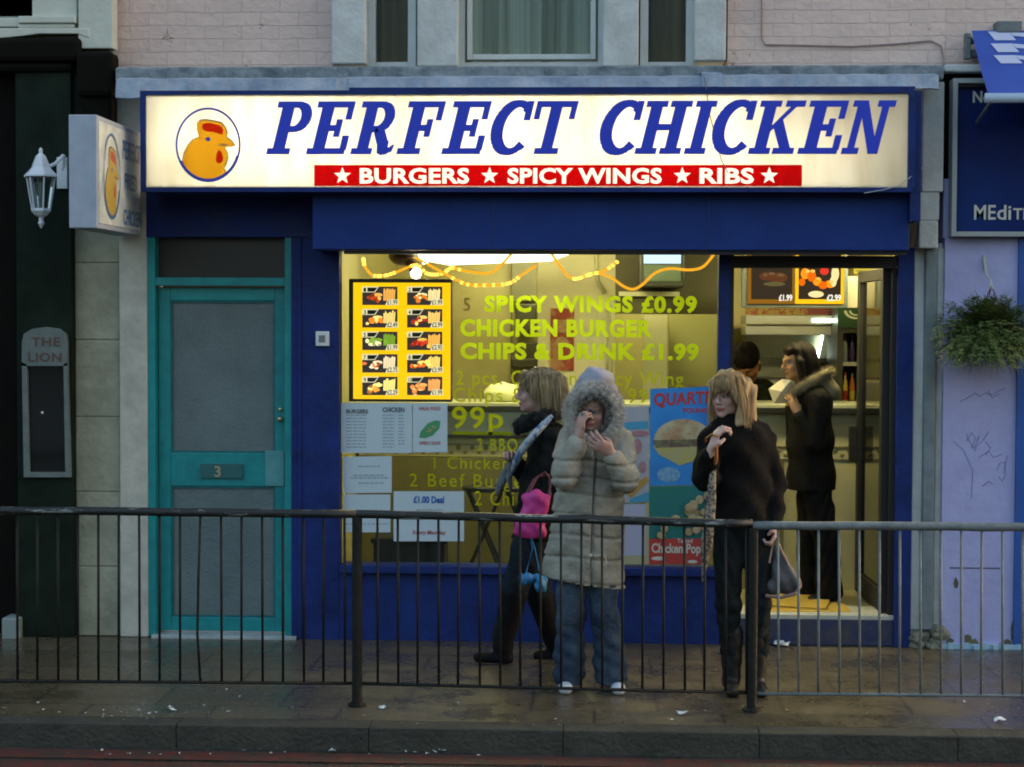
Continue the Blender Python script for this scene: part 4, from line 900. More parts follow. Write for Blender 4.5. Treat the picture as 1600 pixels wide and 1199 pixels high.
# drinks fridge
dr = thing('drinks_fridge', 'tall drinks fridge with green header and rows of bottles', 'fridge', P(1360, 640, 2.2))
fX0, fX1, fZ0, fZ1 = RC(1308, 482, 1422, 660, 2.15)
mb = MB(); mb.box(fX0, fX0 + .04, 2.15, 2.7, .9, fZ1); mb.box(fX1 - .04, fX1, 2.15, 2.7, .9, fZ1); mb.box(fX0, fX1, 2.68, 2.72, .9, fZ1); mb.box(fX0 + .04, fX1 - .04, 2.15, 2.68, P(1360, 514, 2.15).z - .03, P(1360, 514, 2.15).z)
mb.build('case', mat('dark fridge case', (.03, .032, .022), .4), dr)
mb = MB(); mb.pb(1309, 480, 1421, 512, 2.13, 2.149); mb.build('header', mat('green header', (.004, .05, .012), .4), dr)
mb = MB(); c = P(1338, 488, 2.12)
for k in range(16):
    a0, a1 = math.pi + k*math.pi/16, math.pi + (k+1)*math.pi/16
    for ro, ri in ((.085, .065), (.05, .036)): mb.quad((c.x + ri*math.cos(a0), 2.127, c.z + .01 + ri*.7*math.sin(a0)), (c.x + ro*math.cos(a0), 2.127, c.z + .01 + ro*.7*math.sin(a0)), (c.x + ro*math.cos(a1), 2.127, c.z + .01 + ro*.7*math.sin(a1)), (c.x + ri*math.cos(a1), 2.127, c.z + .01 + ri*.7*math.sin(a1)))
mb.pb(1372, 484, 1386, 500, 2.126, 2.129); mb.pb(1395, 498, 1420, 506, 2.126, 2.129)
mb.build('header_print', mat('pale header print', (.6, .65, .5), .5), dr)
mb = MB()
for py in (566, 636): mb.pb(1313, py, 1417, py + 6, 2.2, 2.66)
mb.build('shelf', M['steel'], dr)
cols = [mat('cola bottle', (.03, .012, .008), .2), mat('orange bottle', (.5, .16, .02), .3), mat('green bottle', (.03, .13, .03), .2), mat('water bottle', (.2, .24, .28), .2), mat('red bottle', (.34, .03, .02), .3), mat('yellow bottle', (.5, .4, .04), .3), mat('purple bottle', (.06, .03, .10), .3)]
nb = 0
for row, (pyb, hpx) in enumerate(((566, 46), (636, 58))):
    for k in range(9):
        px = 1320 + k * 11; c = P(px, pyb, 2.3); hB = hpx / 225.; r_ = .020
        bo = thing('bottle', '%s drinks bottle, %s from the left on the %s fridge shelf' % (('clear', 'purple', 'dark brown', 'clear', 'green', 'clear', 'dark brown', 'purple', 'clear')[k] if row == 0 else ('yellow', 'orange', 'red', 'orange', 'yellow', 'red', 'orange', 'green', 'dark brown')[k], ('first', 'second', 'third', 'fourth', 'fifth', 'sixth', 'seventh', 'eighth', 'ninth')[k], 'upper' if row == 0 else 'lower'), 'bottle', (c.x, 2.3, c.z), 'bottles on the %s fridge shelf' % ('upper' if row == 0 else 'lower'))
        mb = MB(); mb.lathe((c.x, 2.3, c.z), [(r_*.9, 0), (r_, .01), (r_, hB*.55), (r_*.8, hB*.68), (r_*.35, hB*.82), (r_*.35, hB*.88)], 10)
        mb.build('body', cols[(3, 6, 0, 3, 2, 3, 0, 6, 3)[k] if row == 0 else (5, 1, 4, 1, 5, 4, 1, 2, 0)[k]], bo, smooth=True)
        MB().lathe((c.x, 2.3, c.z + hB*.88), [(r_*.45, 0), (r_*.45, hB*.06)], 8).build('cap', cols[(4, 3, 5)[k % 3]], bo)
        if row == 1: MB().lathe((c.x, 2.3, c.z + hB*.2), [(r_*1.04, 0), (r_*1.04, hB*.25)], 10).build('wrap', cols[(4, 5, 3, 1)[k % 4]], bo)
# ochre cardboard on the threshold
mb = MB()
def gz(px, py): return G(px, py, ZF + .004)
def sheet(pts, lift, th=.006):
    vs = [gz(x, y) + Vector((0, 0, l_)) for (x, y), l_ in zip(pts, lift)]; n = len(vs)
    mb.add([tuple(v) for v in vs] + [(v.x, v.y, v.z + th) for v in vs], [tuple(range(n))[::-1], tuple(range(n, 2*n))] + [(i, (i+1) % n, (i+1) % n + n, i + n) for i in range(n)])
sheet([(1195, 957), (1330, 957), (1318, 945), (1290, 930), (1270, 924), (1240, 932), (1195, 935)], [0, 0, .004, .012, .03, .01, 0])
sheet([(1200, 950), (1290, 955), (1300, 938), (1262, 925), (1225, 930)], [.012, .010, .03, .045, .02])
tag(mb.build('cardboard_sheet', mat('ochre cardboard', (.62, .40, .05), .8, (.50, .32, .04), 7)), 'torn ochre cardboard lying on the shop threshold', 'cardboard')

# ================================================================= lit menu board in the window
lm = thing('lit_menu_board', 'yellow backlit menu board with ten food pictures inside the window', 'menu board', P(625, 530, .16))
YM = .16
MB().pb(545, 436, 706, 628, YM, YM + .10).build('frame', mat('black menu frame', (.02, .02, .02), .4), lm, bevel=.006)
mb = MB(); mb.pb(552, 442, 704, 624, YM - .006, YM - .001); mb.build('yellow_panel', emis('menu board yellow', (1.0, .52, .005), 0.1897), lm)
foods = [((.6, .18, .08), (.9, .55, .2)), ((.75, .35, .1), (.95, .8, .5)), ((.9, .4, .1), (.95, .75, .35)), ((.55, .12, .1), (.95, .7, .3)), ((.95, .85, .6), (.35, .5, .1)), ((.7, .15, .1), (.95, .6, .2)), ((.8, .35, .2), (.95, .8, .6)), ((.85, .3, .12), (.95, .75, .3)), ((.9, .5, .15), (.95, .85, .4)), ((.85, .42, .2), (.95, .55, .25))]
names_ = ['£1.99', '£1.99', '£2.49', '£2.99', '£1.99', '£2.95', '£2.75', '£3.99', '£2.29', '£1.99']
for i in range(10):
    cx = (566, 636)[i % 2]; cy = 448 + (i // 2) * 35.2
    mb = MB(); mb.pb(cx, cy, cx + 55, cy + 29, YM - .010, YM - .007); p = mb.build('food_picture', emis('food photo ground', (.035, .03, .03), 0.1800), lm)
    a, b = foods[i]
    mb = MB()
    for _k in range(13):
        mb.cur = R.choice([0, 0, 1, 2]); c = P(cx + 20 + R.gauss(0, 6.5), cy + 18 + R.gauss(0, 3), YM - .012 - _k*.00005); mb.ball(c, (R.uniform(2.5, 5)/262., .002, R.uniform(2, 4)/262.), 10, 5)
    mb.build('food', [emis('food a%d' % i, tuple(v**1.8 for v in a), .24), emis('food c%d' % i, tuple((v*.6)**1.6 for v in a), .2), emis('food d%d' % i, tuple(v**1.6 for v in b), .24)], p, smooth=True)
    mb = MB(); c = P(cx + 42, cy + 11, YM - .013)
    for k in range(7): mb.ppoly([(cx + 33 + k*2.6, cy + 22), (cx + 35 + k*2.6, cy + 22), (cx + 35.5 + k*2.7, cy + 2 + R.uniform(0, 5)), (cx + 33.3 + k*2.7, cy + 2 + R.uniform(0, 5))], YM - .0140 - k*.0002, YM - .0135)
    mb.ball(P(cx + 24, cy + 13, YM - .012), (8/262., .002, 3/262.), 12, 6)
    mb.build('chips', emis('food b%d' % i, tuple(v**1.6 for v in b), .21), p)
    mb = MB(); mb.ppoly([(cx, cy), (cx + 26, cy), (cx + 20, cy + 9), (cx, cy + 9)], YM - .0155, YM - .015); mb.ppoly([(cx + 36, cy + 29), (cx + 56, cy + 29), (cx + 56, cy + 20), (cx + 40, cy + 20)], YM - .0155, YM - .015); mb.build('caption_tab', emis('caption tab', (.9, .78, .5), 0.1560), p)
    mb = MB(); mb.ppoly([(cx + 8, cy + 1.5), (cx + 24, cy + 1.5), (cx + 19, cy + 8), (cx + 8, cy + 8)], YM - .0165, YM - .016); ptext(mb, str(i + 1), cx + 2, cx + (6 if i < 9 else 8), cy + 8, cy + 2, YM - .017, .02); ptext(mb, names_[i], cx + 39, cx + 55, cy + 28, cy + 21, YM - .017, .02)
    mb.build('caption_print', mat('dark caption print', (.03, .03, .03), .6), p)
# rope lights and spot lamp
def rope(pts, lab, glow, n=60, dotr=.007):
    # Catmull-Rom through pixel points
    V = [P(x, y, .22 + R.uniform(-.01, .01)) for x, y in pts]; out = []
    for i in range(len(V) - 1):
        p0, p1, p2, p3 = V[max(i-1, 0)], V[i], V[i+1], V[min(i+2, len(V)-1)]
        for k in range(10):
            t = k/10; out.append(.5*((2*p1) + (p2-p0)*t + (2*p0-5*p1+4*p2-p3)*t*t + (3*p1-p0-3*p2+p3)*t**3))
    out.append(V[-1])
    t_ = thing('rope_light', lab, 'string light', out[0], 'amber rope lights across the window')
    MB().tube(out, .0085, 7).build('cord', emis('amber cord', (1.0, .42, .02), .17), t_, smooth=True)
    mb = MB()
    for (a, b) in glow:
        i = int(a * (len(out) - 1))
        while i < b * (len(out) - 1):
            mb.ball(out[i], (.013, .011, .011), 8, 5); i += R.choice([2, 2, 3, 4])
    if glow: mb.build('bulbs', emis('amber bulbs', (1.0, .46, .07), .5), t_, smooth=True)
rope([(568, 405), (570, 416), (582, 430), (600, 431), (618, 426), (635, 419), (652, 415), (668, 428), (690, 428), (705, 418)], 'amber rope light looping above the yellow menu board', [(0, .1), (.25, .45), (.62, 1)])
rope([(648, 402), (672, 415), (695, 428), (728, 444), (760, 446), (795, 443), (815, 430), (838, 415)], 'amber rope light sagging above the first line of green lettering', [(.35, .85)])
rope([(705, 418), (730, 424), (765, 427), (785, 412), (800, 396)], 'thin amber rope light crossing in front of the bright pelmet', [(0, .2)])
rope([(862, 397), (872, 412), (886, 430), (900, 436), (918, 430), (935, 426), (950, 420), (966, 408)], 'amber rope light drooping at the middle of the window', [(.4, .72), (.88, 1)])
rope([(935, 426), (955, 434), (975, 448), (990, 452), (1005, 444), (1022, 428), (1045, 420), (1078, 422), (1100, 416), (1118, 394)], 'plain amber rope light waving across the right of the window', [])
sl = thing('spot_lamp', 'black clamp spotlight with bright bulb above the yellow menu board', 'lamp', P(650, 410, .3))
mb = MB(); c = P(630, 400, .32); mb.ball(c, (.09, .08, .06), 16, 10); mb.tube([c, c + Vector((0, 0, .25))], .012, 8); mb.build('shade', mat('black lamp shade', (.03, .02, .02), .4), sl, smooth=True)
mb = MB(); mb.ball(P(650, 427, .28), (.032, .03, .032), 14, 10); mb.build('bulb', emis('hot bulb', (1, .78, .66), 9.0), sl, smooth=True)
MB().ball(P(664, 410, .29), (.018, .015, .012)).build('small_bulb', emis('second bulb', (1, .8, .5), 7.0), sl, smooth=True)
mb = MB(); mb.tube([c + Vector((.03, -.03, -.03)), P(649, 420, .28)], [.03, .036], 12); mb.build('lamp_neck', MATS['black lamp shade'], sl)

# ================================================================= papers on the glass
YQ = YW - .006
def notice(x0, y0, x1, y1, lab, lines, heads=(), hm=None, m=None, tilt=0):
    t = thing('paper_notice', lab, 'notice', P((x0+x1)/2, y1, YQ), 'paper notices taped to the shop window')
    mb = MB(); mb.ppoly([(x0, y0), (x1, y0 + tilt), (x1, y1 + tilt), (x0, y1)], YQ - .001, YQ + .001); mb.build('sheet', m or M['paper'], t)
    mb = MB()
    for (a, b, y, hgt) in lines:
        x = a
        while x < b:
            w_ = R.uniform(3, 9); mb.ppoly([(x, y), (min(x + w_, b), y), (min(x + w_, b), y + hgt), (x, y + hgt)], YQ - .0025, YQ - .0015); x += w_ + 1.6
    if lines: mb.build('print', mat('faint print', (.30, .38, .42), .7), t)
    if heads:
        mb = MB()
        for (s, a, b, yb, yt) in heads: ptext(mb, s, a, b, yb, yt, YQ - .0035, .03)
        mb.build('heading', hm or M['ink'], t)
    return t
notice(533, 630, 644, 708, 'wide pale menu sheet with two columns directly under the yellow menu board', [(541, 572, 648 + 5*k, 1.8) for k in range(11)] + [(598, 616, 648 + 5*k, 1.8) for k in range(11)] + [(622, 632, 648 + 5*k, 1.8) for k in range(10)], [('BURGERS', 541, 575, 646, 640), ('CHICKEN', 598, 632, 644, 637)])
t = notice(645, 630, 699, 707, 'pale sheet with a green oval picture right of the menu sheet', [], [('HALAL FOOD', 655, 688, 641, 636)], mat('reddish print', (.45, .12, .10), .6))
mb = MB(); mb.ppoly([(655 + 0, 684), (657, 675), (668, 662), (680, 657), (688, 658), (687, 669), (676, 681), (664, 685)], YQ - .003, YQ - .0022); mb.build('green_oval', mat('green print', (.06, .30, .12), .6), t)
mb = MB(); mb.ball(P(670, 673, YQ - .004), (.02, .001, .014), 8, 5); mb.ball(P(678, 668, YQ - .004), (.014, .001, .012), 8, 5); mb.build('oval_script', mat('dark green script', (.12, .15, .06), .6, (.35, .45, .2), 120), t)
mb = MB(); ptext(mb, 'OPEN 7 DAYS', 655, 688, 695, 690, YQ - .004, .03); mb.build('red_caption', MATS['reddish print'], t)
notice(536, 714, 612, 771, 'upper creased white sheet on the lower left of the window', [(560, 595, 728, 2), (552, 602, 742, 2), (548, 608, 746, 2), (560, 600, 754, 2)], (), None, None, -1)
notice(537, 773, 610, 832, 'lower creased white sheet with a ruled line behind the railing', [(538, 608, 818, 1.6)], ())
t = notice(615, 768, 725, 846, 'landscape white deal sheet with blue heading at the bottom of the window', [(650, 692, 796, 1.8)], [('£1.00 Deal', 646, 694, 786, 776)], mat('blue heading ink', (.01, .10, .42), .6))
mb = MB(); ptext(mb, 'Every Monday', 645, 697, 835, 829, YQ - .004, .02); mb.build('red_caption', MATS['reddish print'], t)
# big posters
q = thing('burger_poster', 'tall blue poster of a quarter pounder burger taped inside the window', 'poster', P(1065, 880, YQ))
MB().ppoly([(1016, 608), (1116, 604), (1116, 757), (1015, 760)], YQ - .001, YQ + .001).build('sheet', mat('blue poster paper', (.025, .20, .58), .6, (.03, .30, .70), 5), q)
MB().ppoly([(1015, 761), (1116, 758), (1116, 842), (1014, 842)], YQ - .0012, YQ + .001).build('green_sheet', mat('green poster paper', (.01, .20, .12), .6, (.02, .16, .20), 6), q)
pr = mat('poster red', (.52, .035, .03), .6)
MB().ppoly([(1014, 842), (1104, 842), (1104, 882), (1014, 882)], YQ - .0014, YQ + .001).build('red_sheet', mat('poster red band', (.48, .05, .035), .6), q)
mb = MB(); ptext(mb, 'QUARTER', 1022, 1128, 634, 616, YQ - .004, .03, 1.05); mb.v = [(v[0], v[1], v[2] + (v[0] - P(1022, 630, YQ).x) * .05) for v in mb.v]; ptext(mb, 'POUNDER', 1067, 1120, 645, 638, YQ - .004, .02); mb.build('poster_heading', pr, q)
c = P(1072, 680, YQ)
def ell(mb, px, py, rx, ry, Y, a0=0, a1=360, n=28):
    pts = [(px + rx*math.cos(rad(a0 + (a1-a0)*i/n)), py - ry*math.sin(rad(a0 + (a1-a0)*i/n))) for i in range(n + 1)]
    mb.ppoly(pts[:-1] if a1 - a0 == 360 else pts, Y - .001, Y)
mb = MB(); ell(mb, 1068, 688, 46, 33, YQ - .002, 0, 180); mb.build('bun_top', mat('bun print', (.55, .48, .28), .6, (.38, .20, .09), 5, sharp=(.42, .6)), q)
mb = MB(); mb.ppoly([(1021, 688), (1114, 686), (1114, 697), (1024, 700)], YQ - .0042, YQ - .0034); mb.build('filling', mat('filling print', (.18, .19, .08), .6, (.14, .08, .06), 26, sharp=(.45, .55)), q)
mb = MB(); mb.ppoly([(1020, 697), (1114, 695), (1108, 712), (1080, 722), (1062, 728), (1048, 720), (1030, 711)], YQ - .0032, YQ - .0024); mb.build('bun_base', mat('bun base print', (.45, .40, .10), .6, (.40, .38, .2), 12), q)
mb = MB(); ell(mb, 1045, 742, 18, 12, YQ - .002); mb.build('price_burst', mat('pale blue burst', (.25, .45, .62), .6, (.05, .25, .45), 40), q)
mb = MB()
for k in range(40):
    px = R.uniform(1016, 1108); py = R.uniform(770, 838)
    if py < 838 - (px - 1010) * .72: continue
    mb.ball(P(px, py, YQ - .003), (R.uniform(6, 9)/267., .0015, R.uniform(6, 9)/267.), 10, 6); 
mb.v = [(v[0], v[1] - .00002*i % 7, v[2]) for i, v in enumerate(mb.v)]
mb.build('chicken_pieces', mat('fried bites print', (.50, .40, .22), .6, (.38, .28, .13), 30), q, smooth=True)
mb = MB(); ptext(mb, 'Chicken Pop', 1018, 1095, 864, 850, YQ - .004, .03); ptext(mb, 'Tasted', 1058, 1082, 848, 842, YQ - .005, .02); mb.ball(P(1028, 873, YQ - .003), (.04, .001, .012)); mb.ball(P(1082, 878, YQ - .003), (.03, .001, .01)); mb.build('white_print', mat('white poster print', (.65, .62, .52), .6), q)
q = thing('drinks_poster', 'pale poster with pink and blue pictures between the hooded woman and the blue poster', 'poster', P(992, 870, YQ))
MB().ppoly([(960, 637), (1014, 634), (1014, 785), (960, 786)], YQ - .001, YQ + .001).build('sheet', mat('pale poster', (.42, .42, .44), .6, (.35, .38, .42), 8), q)
MB().ppoly([(968, 788), (1008, 788), (1008, 868), (968, 868)], YQ - .001, YQ + .001).build('lower_sheet', mat('pale lilac sheet', (.42, .45, .60), .6), q)
MB().ppoly([(1008, 786), (1014, 786), (1014, 882), (968, 882), (968, 868), (1008, 868)], YQ - .001, YQ + .001).build('backing_strip', mat('cream strip', (.42, .40, .24), .6), q)
mb = MB(); mb.ppoly([(975, 660), (1013, 658), (1013, 670), (972, 672)], YQ - .003, YQ - .002); mb.ppoly([(985, 780), (1014, 768), (1014, 784), (982, 787)], YQ - .003, YQ - .002); mb.build('blue_stripe', mat('sky blue print', (.06, .32, .50), .6), q)
mb = MB(); ell(mb, 1000, 678, 14, 5, YQ - .003); ell(mb, 996, 698, 7, 12, YQ - .002); ell(mb, 1004, 730, 6, 9, YQ - .003); mb.build('pink_print', mat('dull pink print', (.36, .16, .20), .6, (.42, .28, .26), 20), q)
mb = MB(); mb.ppoly([(976, 768), (1010, 744), (1014, 752), (986, 778)], YQ - .004, YQ - .0035); mb.build('orange_print', mat('ochre print', (.45, .27, .06), .6), q)
# ================================================================= figure toolkit: a smooth-blended field meshed with surface nets
class Field:
    def __init__(s, lo, hi, h):
        s.h = h; lo, hi = np.minimum(lo, hi), np.maximum(lo, hi); s.lo = np.array(lo, float); n = np.ceil((np.array(hi) - s.lo) / h).astype(int) + 1; s.n = n
        s.ax = [s.lo[i] + h*np.arange(n[i]) for i in range(3)]; s.F = np.full(tuple(n), .25, np.float32)
    def _sub(s, lo, hi, m):
        sl = []
        for i in range(3):
            a = int(np.floor((lo[i] - m - s.lo[i]) / s.h)); b = int(np.ceil((hi[i] + m - s.lo[i]) / s.h)) + 1
            sl.append(slice(max(a, 0), max(min(b, s.n[i]), 0)))
        return tuple(sl)
    def _g(s, sl):
        return [a.astype(np.float32) for a in np.meshgrid(s.ax[0][sl[0]], s.ax[1][sl[1]], s.ax[2][sl[2]], indexing='ij', sparse=True)]
    def _mix(s, sl, d, k, cut=False):
        a = s.F[sl]
        if a.size == 0: return
        if cut: a = -a
        if k > 0:
            hh = np.maximum(k - np.abs(a - d), 0) / k; r = np.minimum(a, d) - hh*hh*k*.25
        else: r = np.minimum(a, d)
        s.F[sl] = -r if cut else r
    def cap(s, a, b, ra, rb=None, k=.02, flat=None, cut=False):
        """rounded cone a->b; flat=(direction, factor) squashes the section along that direction"""
        rb = ra if rb is None else rb; a = np.array(a, float); b = np.array(b, float); m = max(ra, rb) * (max(1, flat[1]) if flat else 1)
        sl = s._sub(np.minimum(a, b) - m, np.maximum(a, b) + m, k + .02); X, Y, Z = s._g(sl)
        d = b - a; L2 = max(float(d @ d), 1e-9)
        t = np.clip(((X - a[0])*d[0] + (Y - a[1])*d[1] + (Z - a[2])*d[2]) / L2, 0, 1)
        px, py, pz = X - a[0] - t*d[0], Y - a[1] - t*d[1], Z - a[2] - t*d[2]
        if flat:
            f = np.array(flat[0], float); f /= np.linalg.norm(f); c = (px*f[0] + py*f[1] + pz*f[2]) * (1/flat[1] - 1)
            px, py, pz = px + f[0]*c, py + f[1]*c, pz + f[2]*c
        dist = np.sqrt(px*px + py*py + pz*pz) - (ra + (rb - ra)*t)
        if flat and flat[1] < 1: dist = dist * (flat[1] * .5 + .5)
        s._mix(sl, dist, k, cut); return s
    def ell(s, c, r, fr=None, k=.02, cut=False):
        """ellipsoid radii r along the frame fr=(right, forward, up)"""
        c = np.array(c, float); r = np.array(r, float) if hasattr(r, '__len__') else np.full(3, r)
        m = float(r.max()); sl = s._sub(c - m, c + m, k + .02); X, Y, Z = s._g(sl); X = X - c[0]; Y = Y - c[1]; Z = Z - c[2]
        ax = fr if fr is not None else ((1,0,0), (0,1,0), (0,0,1))
        q = [(X*a[0] + Y*a[1] + Z*a[2]) for a in ax]
        k0 = np.sqrt(sum((q[i]/r[i])**2 for i in range(3))) + 1e-6; k1 = np.sqrt(sum((q[i]/r[i]**2)**2 for i in range(3))) + 1e-6
        s._mix(sl, k0*(k0 - 1)/k1, k, cut); return s
    def halfcut(s, p, n):
        """remove everything on the side n of point p"""
        X, Y, Z = s._g((slice(None),)*3); n = np.array(n, float); n /= np.linalg.norm(n)
        s.F = np.maximum(s.F, (X - p[0])*n[0] + (Y - p[1])*n[1] + (Z - p[2])*n[2]); return s
    def disp(s, fn):
        X, Y, Z = s._g((slice(None),)*3); m = np.abs(s.F) < .06; D = fn(X, Y, Z)
        s.F = np.where(m, s.F + D, s.F).astype(np.float32); return s
    def mesh(s):
        F = s.F; F[0] = F[-1] = .2; F[:, 0] = F[:, -1] = .2; F[:, :, 0] = F[:, :, -1] = .2
        I = F < 0; nx, ny, nz = F.shape
        c = np.zeros((nx-1, ny-1, nz-1), np.int8)
        for i in (0, 1):
            for j in (0, 1):
                for k in (0, 1): c += I[i:nx-1+i, j:ny-1+j, k:nz-1+k]
        act = (c > 0) & (c < 8); idx = np.argwhere(act); ids = np.full(act.shape, -1, np.int64); ids[act] = np.arange(len(idx))
        acc = np.zeros((len(idx), 3)); cnt = np.zeros(len(idx))
        cor = [(i, j, k) for i in (0, 1) for j in (0, 1) for k in (0, 1)]
        for a in range(8):
            for b in range(a+1, 8):
                A, B = cor[a], cor[b]
                if sum(abs(A[q]-B[q]) for q in range(3)) != 1: continue
                fa = F[idx[:,0]+A[0], idx[:,1]+A[1], idx[:,2]+A[2]]; fb = F[idx[:,0]+B[0], idx[:,1]+B[1], idx[:,2]+B[2]]
                m = (fa < 0) != (fb < 0); t = np.where(m, fa/(fa - fb + 1e-12*(fa == fb)), 0)
                for q in range(3): acc[:, q] += np.where(m, A[q] + t*(B[q]-A[q]), 0)
                cnt += m
        V = s.lo + (idx + acc/cnt[:, None]) * s.h
        Q = []
        for axn in range(3):
            sa = [slice(1, -1)]*3; sa[axn] = slice(0, -1); sb = list(sa); sb[axn] = slice(1, None)
            a, b = I[tuple(sa)], I[tuple(sb)]; e = np.argwhere(a != b)
            if not len(e): continue
            off = [1, 1, 1]; off[axn] = 0; g = e + np.array(off); u, v = [q for q in range(3) if q != axn]
            def cid(du, dv):
                h_ = g.copy(); h_[:, u] -= du; h_[:, v] -= dv; return ids[h_[:, 0], h_[:, 1], h_[:, 2]]
            q4 = np.stack([cid(1, 1), cid(0, 1), cid(0, 0), cid(1, 0)], 1)
            fl = a[e[:, 0], e[:, 1], e[:, 2]]
            if axn == 1: fl = ~fl
            q4[~fl] = q4[~fl][:, ::-1]; Q.append(q4)
        return V, np.concatenate(Q)
    def build(s, name, m, parent, colfn=None):
        V, Q = s.mesh(); off = wloc(parent); V = V - np.array(off)
        me = bpy.data.meshes.new(name); me.vertices.add(len(V)); me.vertices.foreach_set('co', V.astype(np.float32).ravel())
        me.loops.add(Q.size); me.loops.foreach_set('vertex_index', Q.astype(np.int32).ravel())
        me.polygons.add(len(Q)); me.polygons.foreach_set('loop_start', np.arange(0, Q.size, 4, dtype=np.int32)); me.polygons.foreach_set('use_smooth', np.ones(len(Q), bool))
        me.update(calc_edges=True)
        if colfn:
            C = np.ones((len(V), 4), np.float32); C[:, :3] = colfn(V + np.array(off)); at = me.color_attributes.new('Col', 'FLOAT_COLOR', 'POINT'); at.data.foreach_set('color', C.ravel())
        me.materials.append(m); o = bpy.data.objects.new(name, me); COL.objects.link(o); o.parent = parent; return o
def skin_mat(name='skin', rough=.5):
    m = bpy.data.materials.new(name); m.use_nodes = True; n = m.node_tree.nodes; b = n['Principled BSDF']
    a = n.new('ShaderNodeAttribute'); a.attribute_name = 'Col'; m.node_tree.links.new(a.outputs['Color'], b.inputs['Base Color']); b.inputs['Roughness'].default_value = rough
    b.inputs['Subsurface Weight'].default_value = .0
    return m
SKIN = skin_mat()
def fabric(name, c1, c2, scale=9, bump=.5, bs=60, rough=.85, **kw): return mat(name, c1, rough, c2, scale, bump, bs, spec=.12, **kw)
def V3(p): return np.array(tuple(p), float)
def norm(v): v = np.array(v, float); return v / np.linalg.norm(v)
def frame(fwd, tilt=0.0):
    """(right, forward, up) of a head looking along fwd"""
    f = norm(fwd); r = norm(np.cross(f, (0, 0, 1))); u = np.cross(r, f)
    if tilt: r, u = r*math.cos(tilt) + u*math.sin(tilt), u*math.cos(tilt) - r*math.sin(tilt)
    return r, f, u
def head(F, c, fr, s=1.0, neck=None):
    r, f, u = fr; c = np.array(c, float)
    at = lambda x, y, z: c + (r*x + f*y + u*z)*s
    F.ell(at(0, -.012, .035), (.073*s, .092*s, .080*s), fr, .01)
    F.ell(at(0, .022, -.035), (.058*s, .064*s, .078*s), fr, .03)
    F.cap(at(-.030, .030, -.068), at(.030, .030, -.068), .030*s, k=.02)
    F.ell(at(0, .068, -.092), (.020*s, .018*s, .016*s), fr, .022)
    for e in (-1, 1):
        F.ell(at(e*.031, .094, .006), (.019*s, .013*s, .012*s), fr, .014, cut=True)
        F.ell(at(e*.030, .074, .004), .0125*s, fr, .003)
        F.cap(at(e*.012, .088, .024), at(e*.045, .076, .026), .007*s, k=.01)
        F.ell(at(e*.040, .062, -.028), (.018*s, .016*s, .016*s), fr, .022)
        F.ell(at(e*.074, -.008, -.008), (.009*s, .018*s, .030*s), fr, .008)
    F.cap(at(0, .086, .014), at(0, .106, -.024), .0065*s, .0105*s, k=.012)
    for e in (-1, 1): F.ell(at(e*.011, .094, -.030), (.008*s, .009*s, .007*s), fr, .006)
    F.ell(at(0, .083, -.054), (.024*s, .0125*s, .0062*s), fr, .006); F.ell(at(0, .081, -.065), (.020*s, .012*s, .0068*s), fr, .006)
    F.cap(at(-.018, .0935, -.0595), at(.018, .0935, -.0595), .0022*s, k=.002, cut=True)
    if neck is not None: F.cap(at(0, -.02, -.06), neck, .052*s, .058*s, k=.03)
def face_cols(c, fr, s=1.0, base=(.50, .30, .23), lip=(.42, .13, .12), brow=(.16, .10, .06), blush=(.56, .26, .20)):
    r, f, u = fr; c = np.array(c, float)
    def fn(V):
        q = (V - c)/s; x, y, z = q @ r, q @ f, q @ u; C = np.tile(np.array(base, np.float32), (len(V), 1))
        def put(m, col, w=1.0):
            m = np.clip(m, 0, 1)[:, None]*w; C[:] = C*(1-m) + np.array(col)*m
        fr_ = y > .04
        for e in (-1, 1):
            put((1.3 - np.sqrt(((x - e*.040)/.020)**2 + ((z + .028)/.020)**2)) * fr_, blush, .6)
            put((1 - np.abs(z - .026 - .004*np.cos((x - e*.03)*60))/.005)*1.5 * (np.abs(x - e*.031) < .019) * (y > .06), brow, .8)
            ee = np.sqrt(((x - e*.030)/.0165)**2 + ((z - .004)/.0075)**2) * 1.0
            put((1.1 - ee)*4*(y > .06), (.26, .23, .20)); put((1 - np.sqrt((x - e*.030)**2 + (z - .004)**2)/.0062)*5*(y > .06), (.03, .025, .02))
            put((1 - np.abs(ee - 1.1)/.28)*(z > .003)*(y > .06), (.08, .05, .04), .9)
            put((1 - np.sqrt(((x - e*.006)/.0035)**2 + ((z + .036)/.0025)**2))*3*(y > .06), (.12, .05, .04))
        put((1.15 - np.sqrt((x/.024)**2 + ((z + .060)/.0115)**2))*4*(y > .06), lip)
        put((1 - np.abs(z + .0595)/.0022)*(np.abs(x) < .021)*(y > .06), (.12, .04, .04), .9)
        return C
    return fn
